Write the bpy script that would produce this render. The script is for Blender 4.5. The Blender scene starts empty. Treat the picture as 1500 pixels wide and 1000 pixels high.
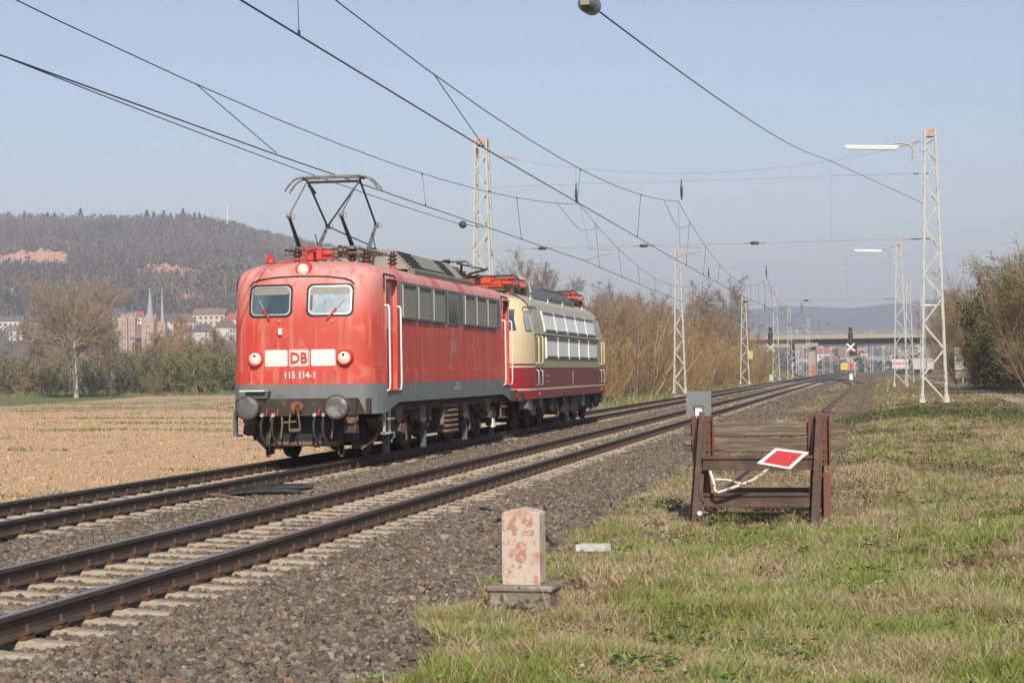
import bpy, bmesh, math, random
import numpy as np
from mathutils import Vector, Matrix
R_ = math.radians
S = bpy.context.scene
COL = S.collection

# ---------------------------------------------------------------- camera, light, exposure
cam_d = bpy.data.cameras.new('camera'); cam = bpy.data.objects.new('camera', cam_d); COL.objects.link(cam)
S.camera = cam
cam_d.sensor_width = 36; cam_d.lens = 2888/1500*36; cam_d.clip_start = .2; cam_d.clip_end = 12000
YAW, PITCH, ROLL = R_(10.17), R_(.9), R_(-.78)
F = Vector((-math.sin(YAW)*math.cos(PITCH), math.cos(YAW)*math.cos(PITCH), math.sin(PITCH)))
Rv = Vector((math.cos(YAW), math.sin(YAW), 0)); Uv = Rv.cross(F)
R2 = Rv*math.cos(ROLL)+Uv*math.sin(ROLL); U2 = -Rv*math.sin(ROLL)+Uv*math.cos(ROLL)
M = Matrix((R2, U2, -F)).transposed().to_4x4(); M.translation = (0, 0, 1.657)
cam.matrix_world = M

SUN_EL, SUN_AZ = R_(36), math.atan2(.30, -.95)         # azimuth from +Y towards +X
W = bpy.data.worlds.new('World'); S.world = W; W.use_nodes = True
wn = W.node_tree; wn.nodes.clear()
sky = wn.nodes.new('ShaderNodeTexSky'); sky.sky_type = 'NISHITA'; sky.sun_disc = False
sky.sun_elevation = SUN_EL; sky.sun_rotation = SUN_AZ; sky.air_density = 1.1; sky.dust_density = .9; sky.ozone_density = 3.2
bg = wn.nodes.new('ShaderNodeBackground'); bg.inputs['Strength'].default_value = .125
out = wn.nodes.new('ShaderNodeOutputWorld')
hs0 = wn.nodes.new('ShaderNodeHueSaturation'); hs0.inputs['Saturation'].default_value = .84; hs0.inputs['Value'].default_value = .96
tn = wn.nodes.new('ShaderNodeMix'); tn.data_type = 'RGBA'; tn.blend_type = 'MULTIPLY'; tn.inputs['Factor'].default_value = 1; tn.inputs['B'].default_value = (1.05, .985, 1.03, 1)
wn.links.new(sky.outputs[0], hs0.inputs['Color']); wn.links.new(hs0.outputs[0], tn.inputs['A']); wn.links.new(tn.outputs['Result'], bg.inputs[0]); wn.links.new(bg.outputs[0], out.inputs[0])
sd = bpy.data.lights.new('sun', 'SUN'); sd.energy = 4.8; sd.angle = R_(.5); sd.color = (1, .92, .79)
sun = bpy.data.objects.new('sun', sd); COL.objects.link(sun)
sv = Vector((math.sin(SUN_AZ)*math.cos(SUN_EL), math.cos(SUN_AZ)*math.cos(SUN_EL), math.sin(SUN_EL)))
sun.rotation_euler = sv.to_track_quat('Z', 'Y').to_euler()
S.view_settings.view_transform = 'Standard'; S.view_settings.look = 'None'
S.view_settings.exposure = 0.0; S.view_settings.gamma = 1
S.cycles.max_bounces = 5; S.cycles.diffuse_bounces = 2; S.cycles.glossy_bounces = 3; S.cycles.transmission_bounces = 3
S.cycles.volume_bounces = 0; S.cycles.transparent_max_bounces = 12
S.cycles.use_denoising = True; S.cycles.denoiser = 'OPENIMAGEDENOISE'

# ---------------------------------------------------------------- helpers
def material(name, base, rough=.65, metal=0., layers=(), bump=None, attr=None, spec=.4, coord='Object', trans=0., coat=0.):
    """layers: (scale or (sx,sy,sz), colour, lo, hi[, detail]) noise masks, or ('z', z0, z1, colour) a gradient of height."""
    m = bpy.data.materials.new(name); m.use_nodes = True; nt = m.node_tree; b = nt.nodes['Principled BSDF']
    b.inputs['Roughness'].default_value = rough; b.inputs['Metallic'].default_value = metal
    b.inputs['Specular IOR Level'].default_value = spec
    if coat: b.inputs['Coat Weight'].default_value = coat; b.inputs['Coat Roughness'].default_value = .15
    N = nt.nodes.new; L = nt.links.new
    tc = N('ShaderNodeTexCoord')
    def rgb(c):
        n = N('ShaderNodeRGB'); n.outputs[0].default_value = (*c, 1); return n.outputs[0]
    def mix(f, a, c, mode='MIX'):
        n = N('ShaderNodeMix'); n.data_type = 'RGBA'; n.blend_type = mode
        if isinstance(f, (int, float)): n.inputs['Factor'].default_value = f
        else: L(f, n.inputs['Factor'])
        L(a, n.inputs['A']); L(c, n.inputs['B']); return n.outputs['Result']
    def noise(sc, detail=4., seed=0.):
        mp = N('ShaderNodeMapping'); sc3 = sc if isinstance(sc, tuple) else (sc, sc, sc)
        mp.inputs['Scale'].default_value = sc3; mp.inputs['Location'].default_value = (seed*3.7, seed*1.3, seed*2.1)
        L(tc.outputs[coord], mp.inputs[0]); n = N('ShaderNodeTexNoise'); n.inputs['Scale'].default_value = 1
        n.inputs['Detail'].default_value = detail; n.inputs['Roughness'].default_value = .6; L(mp.outputs[0], n.inputs['Vector']); return n.outputs[0]
    def ramp(v, lo, hi):
        n = N('ShaderNodeMapRange'); n.inputs['From Min'].default_value = lo; n.inputs['From Max'].default_value = hi
        n.interpolation_type = 'SMOOTHSTEP'; L(v, n.inputs['Value']); return n.outputs[0]
    col = rgb(base)
    if attr:
        a = N('ShaderNodeAttribute'); a.attribute_name = attr
        col = a.outputs['Color']
    for i, l in enumerate(layers):
        if l[0] == 'z':
            sx = N('ShaderNodeSeparateXYZ'); L(tc.outputs[coord], sx.inputs[0]); f = ramp(sx.outputs[2], l[1], l[2]); c = l[3]
        else:
            f = ramp(noise(l[0], l[4] if len(l) > 4 else 4., i+1), l[2], l[3]); c = l[1]
        col = mix(f, col, rgb(c))
    L(col, b.inputs['Base Color'])
    if bump:
        bn = N('ShaderNodeBump'); bn.inputs['Strength'].default_value = bump[1]; bn.inputs['Distance'].default_value = bump[2]
        L(noise(bump[0], 6., 9), bn.inputs['Height']); L(bn.outputs[0], b.inputs['Normal'])
    if trans:
        tr = N('ShaderNodeBsdfTranslucent'); L(col, tr.inputs[0]); ms = N('ShaderNodeMixShader'); ms.inputs[0].default_value = trans
        L(b.outputs[0], ms.inputs[1]); L(tr.outputs[0], ms.inputs[2]); L(ms.outputs[0], nt.nodes['Material Output'].inputs[0])
    return m

def tag(o, label=None, cat=None, group=None, kind=None):
    if label: o['label'] = label
    if cat: o['category'] = cat
    if group: o['group'] = group
    if kind: o['kind'] = kind
    return o
def thing(name, label, cat, loc=(0, 0, 0), rz=0., group=None):
    o = bpy.data.objects.new(name, None); COL.objects.link(o); o.empty_display_size = .3
    o.location = loc; o.rotation_euler = (0, 0, rz)
    return tag(o, label, cat, group)
def link(name, me, parent=None):
    o = bpy.data.objects.new(name, me); COL.objects.link(o)
    if parent: o.parent = parent
    return o
def copy_tree(o, parent=None):
    c = o.copy(); COL.objects.link(c); c.parent = parent
    for ch in list(o.children): copy_tree(ch, c)
    return c

class MB:
    def __init__(s): s.v = []; s.f = []; s.m = []; s.sm = []
    def add(s, vs, fs, mi=0, sm=False):
        n = len(s.v); s.v += [tuple(v) for v in vs]
        for f in fs: s.f.append([i+n for i in f]); s.m.append(mi); s.sm.append(sm)
        return s
    def box(s, c, d, mi=0, rot=None, taper=1.):
        x, y, z = d[0]/2, d[1]/2, d[2]/2; vs = []
        for k in (-1, 1):
            t = taper if k == 1 else 1.
            for a, b in ((-1, -1), (1, -1), (1, 1), (-1, 1)):
                p = Vector((a*x*t, b*y*t, k*z))
                if rot is not None: p = rot @ p
                vs.append(p+Vector(c))
        return s.add(vs, [(3, 2, 1, 0), (4, 5, 6, 7), (0, 1, 5, 4), (1, 2, 6, 5), (2, 3, 7, 6), (3, 0, 4, 7)], mi)
    def bar(s, a, b, w, h=None, mi=0, up=(0, 0, 1)):      # square bar between two points
        h = h or w; a = Vector(a); b = Vector(b); d = (b-a).normalized(); u = Vector(up)
        if abs(d.dot(u)) > .98: u = Vector((0, 1, 0))
        x = d.cross(u).normalized(); u = x.cross(d)
        vs = [p+x*i*w/2+u*j*h/2 for p in (a, b) for i, j in ((-1, -1), (1, -1), (1, 1), (-1, 1))]
        return s.add(vs, [(3, 2, 1, 0), (4, 5, 6, 7), (0, 1, 5, 4), (1, 2, 6, 5), (2, 3, 7, 6), (3, 0, 4, 7)], mi)
    def tube(s, pts, r, n=8, mi=0, caps=True, sm=True):
        pts = [Vector(p) for p in pts]; rs = r if isinstance(r, (list, tuple)) else [r]*len(pts); vs = []; pu = None
        for i, p in enumerate(pts):
            d = (pts[min(i+1, len(pts)-1)]-pts[max(i-1, 0)]).normalized()
            if pu is None:
                u = Vector((0, 0, 1)) if abs(d.z) < .9 else Vector((1, 0, 0))
            else: u = pu
            x = d.cross(u).normalized(); u = x.cross(d).normalized(); pu = u
            for k in range(n):
                a = 2*math.pi*(k+.5)/n; vs.append(p+(x*math.cos(a)+u*math.sin(a))*rs[i])
        fs = []
        for i in range(len(pts)-1):
            for k in range(n): k2 = (k+1) % n; fs.append((i*n+k, i*n+k2, (i+1)*n+k2, (i+1)*n+k))
        s.add(vs, fs, mi, sm)
        if caps:
            s.add(vs[:n], [tuple(range(n))[::-1]], mi); s.add(vs[-n:], [tuple(range(n))], mi)
        return s
    def lathe(s, o, d, prof, n=16, mi=0):                 # prof: (distance along d, radius)
        o = Vector(o); d = Vector(d).normalized()
        return s.tube([o+d*t for t, r in prof], [max(r, 1e-4) for t, r in prof], n, mi) if False else s._lathe(o, d, prof, n, mi)
    def _lathe(s, o, d, prof, n, mi):
        u = Vector((0, 0, 1)) if abs(d.z) < .9 else Vector((1, 0, 0)); x = d.cross(u).normalized(); u = x.cross(d)
        vs = [o+d*t+(x*math.cos(2*math.pi*k/n)+u*math.sin(2*math.pi*k/n))*r for t, r in prof for k in range(n)]
        fs = [(i*n+k, i*n+(k+1) % n, (i+1)*n+(k+1) % n, (i+1)*n+k) for i in range(len(prof)-1) for k in range(n)]
        s.add(vs, fs, mi, True)
        s.add(vs[:n], [tuple(range(n))[::-1]], mi); s.add(vs[-n:], [tuple(range(n))], mi); return s
    def prism(s, pts, axis, a, b, mi=0, sm=False):         # 2-D outline extruded along an axis; pts are the other two coordinates
        def P(p, t): q = list(p); q.insert(axis, t); return q
        n = len(pts); vs = [P(p, a) for p in pts]+[P(p, b) for p in pts]
        s.add(vs, [tuple(range(n)), tuple(range(n, 2*n))[::-1]], mi)
        return s.add(vs, [(i, (i+1) % n, n+(i+1) % n, n+i) for i in range(n)], mi, sm)
    def wheel(s, c, r, w, n=28, mi=0):
        return s.lathe((c[0]-w/2, c[1], c[2]), (1, 0, 0), [(0, r*.3), (0, r*.8), (0, r*.98), (w*.75, r), (w*.8, r*1.03), (w, r*1.03), (w, r*.3)], n, mi)
    def build(s, name, mats, parent=None, bevel=0.):
        me = bpy.data.meshes.new(name); me.from_pydata(s.v, [], s.f)
        for m in (mats if isinstance(mats, (list, tuple)) else [mats]): me.materials.append(m)
        me.polygons.foreach_set('material_index', s.m); me.polygons.foreach_set('use_smooth', s.sm)
        bm = bmesh.new(); bm.from_mesh(me); bmesh.ops.recalc_face_normals(bm, faces=bm.faces); bm.to_mesh(me); bm.free()
        o = link(name, me, parent)
        if bevel:
            b = o.modifiers.new('bevel', 'BEVEL'); b.width = bevel; b.segments = 1; b.limit_method = 'ANGLE'; b.angle_limit = R_(35)
        return o

def np_mesh(name, V, Fq, mats, parent=None, col=None, smooth=False, midx=None):
    """V (n,3), Fq (m,k) faces of k corners; col (n,3) per-vertex colour stored as 'tint'."""
    me = bpy.data.meshes.new(name); V = np.asarray(V, np.float32); Fq = np.asarray(Fq, np.int32); k = Fq.shape[1]
    me.vertices.add(len(V)); me.vertices.foreach_set('co', V.ravel())
    me.loops.add(Fq.size); me.loops.foreach_set('vertex_index', Fq.ravel())
    me.polygons.add(len(Fq)); me.polygons.foreach_set('loop_start', np.arange(0, Fq.size, k, dtype=np.int32))
    try: me.polygons.foreach_set('loop_total', np.full(len(Fq), k, np.int32))
    except Exception: pass
    for m in (mats if isinstance(mats, (list, tuple)) else [mats]): me.materials.append(m)
    if midx is not None: me.polygons.foreach_set('material_index', np.asarray(midx, np.int32))
    me.polygons.foreach_set('use_smooth', np.full(len(Fq), smooth))
    if col is not None:
        a = me.attributes.new('tint', 'FLOAT_COLOR', 'POINT'); c = np.ones((len(V), 4), np.float32); c[:, :3] = col; a.data.foreach_set('color', c.ravel())
    me.update(calc_edges=True); me.validate()
    return link(name, me, parent)

def text_part(name, body, size, m, parent, mat4, off=0., ext=.002, sx=1.):
    c = bpy.data.curves.new(name, 'FONT'); c.body = body; c.size = size; c.extrude = ext; c.offset = off; c.align_x = 'CENTER'; c.align_y = 'CENTER'
    c.resolution_u = 3
    t = bpy.data.objects.new('tmp', c); COL.objects.link(t); dg = bpy.context.evaluated_depsgraph_get()
    me = bpy.data.meshes.new_from_object(t.evaluated_get(dg)); bpy.data.objects.remove(t)
    me.transform(mat4 @ Matrix.Diagonal((sx, 1, 1, 1))); me.materials.clear(); me.materials.append(m); me.name = name
    return link(name, me, parent)
FACE_Y = Matrix(((1, 0, 0, 0), (0, 0, -1, 0), (0, 1, 0, 0), (0, 0, 0, 1)))     # text that faces -Y
FACE_X = Matrix(((0, 0, 1, 0), (1, 0, 0, 0), (0, 1, 0, 0), (0, 0, 0, 1)))      # text that faces +X
def at4(x, y, z): return Matrix.Translation((x, y, z))

rng = np.random.default_rng(7); random.seed(7); g2 = random.Random(5)
def sstep(a, b, x): t = np.clip((x-a)/(b-a), 0, 1); return t*t*(3-2*t)
_nt = np.random.default_rng(3).random((8, 64, 64))
def vnoise(x, y, s, k=0):                                   # tiled value noise
    x = np.asarray(x)/s; y = np.asarray(y)/s; xi = np.floor(x).astype(int); yi = np.floor(y).astype(int); fx = x-xi; fy = y-yi
    fx = fx*fx*(3-2*fx); fy = fy*fy*(3-2*fy); g = _nt[k]
    q = lambda a, b: g[a % 64, b % 64]
    return (q(xi, yi)*(1-fx)+q(xi+1, yi)*fx)*(1-fy)+(q(xi, yi+1)*(1-fx)+q(xi+1, yi+1)*fx)*fy
T1, T2 = -6.7235, -10.7235                                  # track centres; rail tops are z = 0
def sid_x(y): return -1.42+.0052*(np.asarray(y, float)-26)
_px = [-3000, -40, -16.2, -13.4, -12.4, -12.05, -9.4, -8.5, -8.05, -5.4, -4.9, -3.6, -2.9, 0, 1.5, 7, 60, 3000]
_pz = [-1.0, -1.0, -1.0, -.40, -.25, -.235, -.235, -.215, -.235, -.235, -.235, -.37, -.38, -.36, -.34, -.3, -.3, -.3]
def gz(x, y):
    x = np.asarray(x, float); y = np.asarray(y, float); z = np.interp(x, _px, _pz)
    right = sstep(-3.4, -1, x)*sstep(34, 75, y)
    z = z+right*(.46*sstep(-1.2, 1.8, x)+.10)
    z = z+sstep(-15, -18, x)*sstep(110, 150, y)*sstep(-27, -22, x)*.35
    z = z+.085*sstep(2.2, 1.5, np.abs(x-sid_x(y)))*sstep(26.6, 28.5, y)*sstep(80, 50, y)
    z = z+sstep(-3.9, -3.0, x)*(vnoise(x, y, 1.1, 1)-.5)*.1+(vnoise(x, y, .35, 2)-.5)*.03
    return z
# ---------------------------------------------------------------- materials of the setting
STONE_BASE = (.19, .165, .14)
m_ballast = material('ballast_bed', (.15, .13, .11), .95, layers=[(22, (.26, .225, .19), .5, .62), (30, (.05, .04, .035), .56, .7), (9, (.17, .11, .08), .5, .7)], bump=(24, 1., .06), spec=.2)
m_stone = material('ballast_stone', (.2, .18, .15), .9, attr='tint', bump=(60, .3, .01), spec=.25)
m_ground = material('meadow_ground', (.20, .155, .105), 1., layers=[(.5, (.14, .14, .065), .5, .7), (9, (.2, .16, .1), .5, .7), (25, (.07, .06, .03), .55, .7)], bump=(18, .8, .05), spec=.1)
m_green = material('green_meadow', (.13, .18, .05), 1., layers=[(.05, (.19, .2, .08), .4, .6)], spec=.1)
m_field = material('field_soil', (.52, .355, .225), 1., layers=[((.6, .6, .6), (.47, .32, .195), .4, .65), ((.05, .25, .1), (.44, .34, .19), .52, .7), (9, (.43, .285, .175), .5, .7), (14, (.59, .42, .285), .56, .7)], bump=(9, .45, .03), spec=.1)
m_rail = material('rail_steel', (.072, .048, .036), .75, layers=[(3, (.105, .066, .046), .45, .65), (40, (.035, .024, .02), .55, .7)], bump=(60, .15, .004))
m_head = material('rail_head', (.34, .33, .32), .32, .85, layers=[((30, 1, 30), (.2, .17, .15), .5, .7)])
m_conc = material('sleeper_concrete', (.38, .31, .23), .92, layers=[(5, (.24, .185, .135), .45, .65), (1.7, (.20, .15, .11), .52, .7), (60, (.40, .34, .26), .55, .7)], bump=(50, .45, .01), spec=.2)
m_clip = material('clip_steel', (.09, .05, .03), .8, layers=[(8, (.16, .07, .035), .5, .6)])
m_rust_rail = material('rusty_rail', (.20, .14, .11), .85, layers=[(5, (.24, .16, .12), .45, .65)], bump=(40, .4, .006))
m_path = material('path_gravel', (.36, .33, .3), .95, layers=[(2, (.25, .24, .18), .5, .7)], bump=(20, .5, .02))

# ---------------------------------------------------------------- ground, field, ballast
def sheet(name, xs, ys, zf, m, label=None):
    X, Y = np.meshgrid(xs, ys); Z = zf(X, Y); V = np.stack([X, Y, Z], -1).reshape(-1, 3); nx = len(xs); ny = len(ys)
    i = np.arange(nx-1)[None]+nx*np.arange(ny-1)[:, None]; i = i.ravel()
    o = np_mesh(name, V, np.stack([i, i+1, i+nx+1, i+nx], -1), m, smooth=True); return tag(o, label, kind='structure')
gx = np.unique(np.concatenate([np.linspace(-3500, -60, 24), np.linspace(-60, -17, 30), np.arange(-17, -3.8, .25), np.arange(-3.8, 5, .16), np.arange(5, 14, .5), np.linspace(14, 3500, 30)]))
gy = np.unique(np.concatenate([np.linspace(-30, 8, 12), np.arange(8, 45, .2), np.arange(45, 120, .8), np.linspace(120, 330, 60), np.linspace(340, 7000, 40)]))
sheet('ground', gx, gy, lambda x, y: gz(x, y)-.03*(np.abs(x+8.1) < 4.45), m_ground)
bx = np.unique(np.concatenate([np.arange(-13.1, -3.7, .12)])); by = np.unique(np.concatenate([np.arange(-5, 60, .12), np.arange(60, 560, 2.)]))
def bz(x, y): return gz(x, y)+.004+(vnoise(x, y, .09, 3)-.5)*.035*(y < 70)-sstep(-3.95, -3.75, x)*.05-sstep(-12.9, -13.1, x)*.05
sheet('ballast_bed', bx, by, bz, m_ballast)
# field: the boundary at the far side follows the wood, a green strip of meadow lies between
def sheet_poly(name, pts, z, m):
    mb = MB(); mb.add([(x, y, z) for x, y in pts], [tuple(range(len(pts)))]); return mb
fx = np.concatenate([np.linspace(-420, -120, 12), np.linspace(-118, -16.6, 60)]); 
def far_edge(x): return np.interp(x, [-420, -200, -110, -16], [200, 250, 263, 266])
tt = np.linspace(0, 1, 90)**1.5
XX = np.repeat(fx[None], len(tt), 0); YY = -30+(far_edge(XX)+30)*tt[:, None]; ZZ = -.96+(vnoise(XX, YY, 1.3, 4)-.5)*.05
V = np.stack([XX, YY, ZZ], -1).reshape(-1, 3); nx = len(fx); i = (np.arange(nx-1)[None]+nx*np.arange(len(tt)-1)[:, None]).ravel()
tag(np_mesh('ploughed_field', V, np.stack([i, i+1, i+nx+1, i+nx], -1), m_field, smooth=True), kind='structure')
mx = np.array([-900, -420, -150, -100, -78, -70, -62, -16.]); my = [lambda x: 0]
V = []; 
for x in mx: V += [(x, float(far_edge(x))-6, -.985), (x, 420., -.985)]
tag(np_mesh('meadow', V, [(2*k, 2*k+2, 2*k+3, 2*k+1) for k in range(len(mx)-1)], m_green), kind='structure')
gp_ = [(-78, 150), (-84.3, 183), (-86.0, 197), (-88.6, 212), (-92, 232), (-96.5, 252), (-103, 266), (-260, 258), (-260, 150)]
tag(np_mesh('green_strip', [(x, y, -.925) for x, y in gp_], [list(range(9))], m_green), kind='structure')
ys = np.linspace(20, 330, 80); V = []
for y in ys: w = .55; c = 6.0+.2*math.sin(y/23); V += [(c-w, y, float(gz(c-w, y))+.03), (c+w, y, float(gz(c+w, y))+.03)]
tag(np_mesh('footpath', V, [(2*k, 2*k+1, 2*k+3, 2*k+2) for k in range(len(ys)-1)], m_path, smooth=True), kind='structure')

# ---------------------------------------------------------------- tracks
def rail_profile(s=1.):
    h = [(-.036, 0), (-.031, .002), (.031, .002), (.036, -.004), (.036, -.035), (.012, -.05), (.009, -.06), (.009, -.135), (.03, -.15), (.075, -.162), (.075, -.172)]
    h[0] = (-.036, -.004); return [(x*s, z*s) for x, z in h]+[(-x*s, z*s) for x, z in h[::-1][:-2]]
def rail(name, x0, y0, y1, parent, m=(m_rail, m_head), s=1., zo=0., xf=None, n=1):
    pr = rail_profile(s); mb = MB(); N = len(pr); ysr = np.linspace(y0, y1, n+1)
    for y in ysr: mb.v += [((xf(y) if xf else x0)+a, float(y), zo+b) for a, b in pr]
    for j in range(n):
        for k in range(N):
            mb.f.append([j*N+k, j*N+(k+1) % N, (j+1)*N+(k+1) % N, (j+1)*N+k]); mb.m.append(1 if k in (0, 1) or k == N-1 else 0); mb.sm.append(False)
    mb.f.append(list(range(N))); mb.m.append(0); mb.sm.append(False)
    return mb.build(name, list(m), parent)
def sleeper_mesh():                                          # pre-stressed concrete: high under the rails, a dip between them
    st = [(-1.30, -.245, .075), (-1.27, -.205, .085), (-.98, -.188, .09), (-.93, -.178, .09), (-.58, -.178, .095), (-.5, -.185, .092), (-.25, -.203, .08), (.25, -.203, .08), (.5, -.185, .092), (.58, -.178, .095), (.93, -.178, .09), (.98, -.188, .09), (1.27, -.205, .085), (1.30, -.245, .075)]
    mb = MB(); vs = []
    for x, z, w in st: vs += [(x, -w-.03, -.36), (x, -w, z-.022), (x, -w+.03, z), (x, w-.03, z), (x, w, z-.022), (x, w+.03, -.36)]
    fs = [(6*k+j, 6*k+j+1, 6*k+j+7, 6*k+j+6) for k in range(len(st)-1) for j in range(5)]
    mb.add(vs, fs+[(0, 1, 2, 3, 4, 5), tuple(range(6*len(st)-6, 6*len(st)))], 0, False); return mb
def clip_mb():
    mb = MB()
    for rx in (0,):
        for s in (1,):
            x = rx+s*.105; mb.box((x, 0, -.165), (.06, .14, .035)); mb.tube([(rx+s*.05, -.05, -.15), (x+s*.02, -.06, -.135), (x+s*.03, 0, -.13), (x+s*.02, .06, -.135), (rx+s*.05, .05, -.15)], .009, 5)
            mb.lathe((x, 0, -.15), (0, 0, 1), [(0, .022), (.04, .022), (.045, .012), (.075, .012)], 6)
    return mb
sl = sleeper_mesh().build('sleeper', m_conc); cl = clip_mb().build('rail_clip', m_clip)
SLM, CLM = sl.data, cl.data; bpy.data.objects.remove(sl); bpy.data.objects.remove(cl)
def track(name, cx, label, s0, n_ind, n_all, y0, y1):
    t = thing(name, label, 'track', (cx, 0, 0))
    for s in (-1, 1): rail('rail', s*.7535, y0, y1, t)
    ys = [s0+.6*k for k in range(n_all)]
    for y in ys[:n_ind]:
        a = link('sleeper', SLM, t); a.location = (0, y, 0); 
        for q in (-1, 1):
            for s in (-1, 1): b = link('rail_clip', CLM, a); b.location = (q*.7535, 0, 0); b.rotation_euler = (0, 0, 0 if s > 0 else math.pi)
    for src, nm, mm in ((SLM, 'sleepers_farther_along', m_conc), (CLM, 'rail_clips_farther_along', m_clip)):
        v = np.array([q.co for q in src.vertices]); fs = [tuple(p.vertices) for p in src.polygons]; mb = MB()
        for y in ys[n_ind:n_ind+(330 if src is SLM else 150)]:
            for q, s in (((0, 1),) if src is SLM else ((-.7535, -1), (-.7535, 1), (.7535, -1), (.7535, 1))): mb.add(v*np.array([s, s, 1])+np.array([q, y, 0]), fs)
        tag(mb.build(nm, mm, t), kind='stuff')
    return t
track('railway_track', T1, 'nearer running track with polished rails and clear concrete sleepers', 10.7331-.6*8, 90, 420, -5, 900)
track('railway_track', T2, 'farther running track that the two locomotives stand on', 22.03, 90, 420, -5, 900)
ts = thing('siding_track', 'rusty overgrown siding track ending behind the wooden buffer stop', 'siding')
for s in (-1, 1): rail('rail', 0, 26.4, 330, ts, (m_rust_rail, m_rust_rail), .92, -.1, lambda y, s=s: float(sid_x(y))+s*.7535-(max(0, y-170)/160)**2*5.5, 60)
m_wsl = material('sleeper_wood', (.17, .12, .08), .95, layers=[((4, 30, 30), (.28, .22, .17), .5, .7)], bump=((6, 60, 60), .5, .01))
for k in range(60):
    y = 26.9+.66*k; mb = MB(); mb.box((0, 0, 0), (2.5, .25, .14)); o = mb.build('sleeper', m_wsl, ts, .01); o.location = (float(sid_x(y)), y, -.345); o.rotation_euler = (0, 0, random.uniform(-.02, .02))

# ---------------------------------------------------------------- loose ballast stones and grass, culled to what can be seen
def in_view(x, y, mg=2.4):
    return (x > -y*.468-mg) & (x < y*.083+mg) & (y > 9.8)
CUBE = np.array([[-1, -1, -1], [1, -1, -1], [1, 1, -1], [-1, 1, -1], [-1, -1, 1], [1, -1, 1], [1, 1, 1], [-1, 1, 1]], float)
CF = np.array([[3, 2, 1, 0], [4, 5, 6, 7], [0, 1, 5, 4], [1, 2, 6, 5], [2, 3, 7, 6], [3, 0, 4, 7]])
def rot_mats(n, g):
    q = g.normal(size=(n, 4)); q /= np.linalg.norm(q, axis=1)[:, None]; w, x, y, z = q.T
    return np.stack([1-2*(y*y+z*z), 2*(x*y-w*z), 2*(x*z+w*y), 2*(x*y+w*z), 1-2*(x*x+z*z), 2*(y*z-w*x), 2*(x*z-w*y), 2*(y*z+w*x), 1-2*(x*x+y*y)], -1).reshape(n, 3, 3)
def stones(name, x, y, z, size, g, label):
    n = len(x); c = CUBE[None]*(1+g.uniform(-.42, .42, (n, 8, 3))); c *= (size[:, None, None]*.9*g.uniform(.5, 1.15, (n, 1, 3)))
    c = np.einsum('nij,nkj->nki', rot_mats(n, g), c); c += np.stack([x, y, z], -1)[:, None]
    F_ = (CF[None]+8*np.arange(n)[:, None, None]).reshape(-1, 4)
    pal = np.array([[.205, .165, .125], [.155, .13, .10], [.27, .225, .175], [.23, .165, .12], [.28, .175, .115], [.12, .105, .09], [.34, .29, .23]])
    k = g.choice(7, n, p=[.27, .25, .14, .13, .06, .10, .05]); col = pal[k]*g.uniform(.55, 1.0, (n, 1))
    o = np_mesh(name, c.reshape(-1, 3), F_, m_stone, col=np.repeat(col, 8, 0)); return tag(o, label, 'ballast', kind='stuff')
def edge_x(y): return np.interp(y, [10, 13, 16, 20, 26, 40], [-3.0, -3.25, -3.6, -3.6, -3.45, -3.6])+(vnoise(y, y*0, 1.3, 6)-.5)*.6
g = np.random.default_rng(11); SX = []; SY = []; SS = []
def strew(n, y0, y1, s0, s1):
    y = y0+(y1-y0)*g.random(n); x = g.uniform(-13.0, -2.6, n)
    k = in_view(x, y) & (g.random(n) < .15+.85*np.clip((edge_x(y)+.22-x)/.6+(vnoise(x, y, .8, 5)-.5)*2.2, 0, 1))
    for c in (T1, T2):                                        # keep clear of sleeper tops and rails
        d = np.abs(x-c); ph = ((y-(10.7331 if c == T1 else 22.03)) / .6) % 1; ph = np.minimum(ph, 1-ph)*.6
        k &= ~((d < np.where(x > c, 1.02+.3*vnoise(x, y, .5, 1), 1.25)) & (ph < .105)) & ~(np.abs(d-.7535) < .1)
    k2 = (np.abs(x-T1) > 1.15) & (np.abs(x-T1) < 1.45)
    SX.append(x[k]); SY.append(y[k]); SS.append(g.uniform(s0, s1, n)[k])
strew(95000, 10, 24, .014, .030); strew(95000, 24, 46, .016, .032); strew(60000, 46, 95, .02, .045); strew(14000, 95, 190, .035, .06)
x = np.concatenate(SX); y = np.concatenate(SY); s = np.concatenate(SS)
crib = np.clip(1.42-np.minimum(np.abs(x-T1), np.abs(x-T2)), 0, .15)/.15*.012
stones('ballast_stones', x, y, np.where(x < -3.8, bz(x, y), gz(x, y)+.012)+s*.35-crib, s, g, 'loose grey and brown crushed stones of the track bed')

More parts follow.
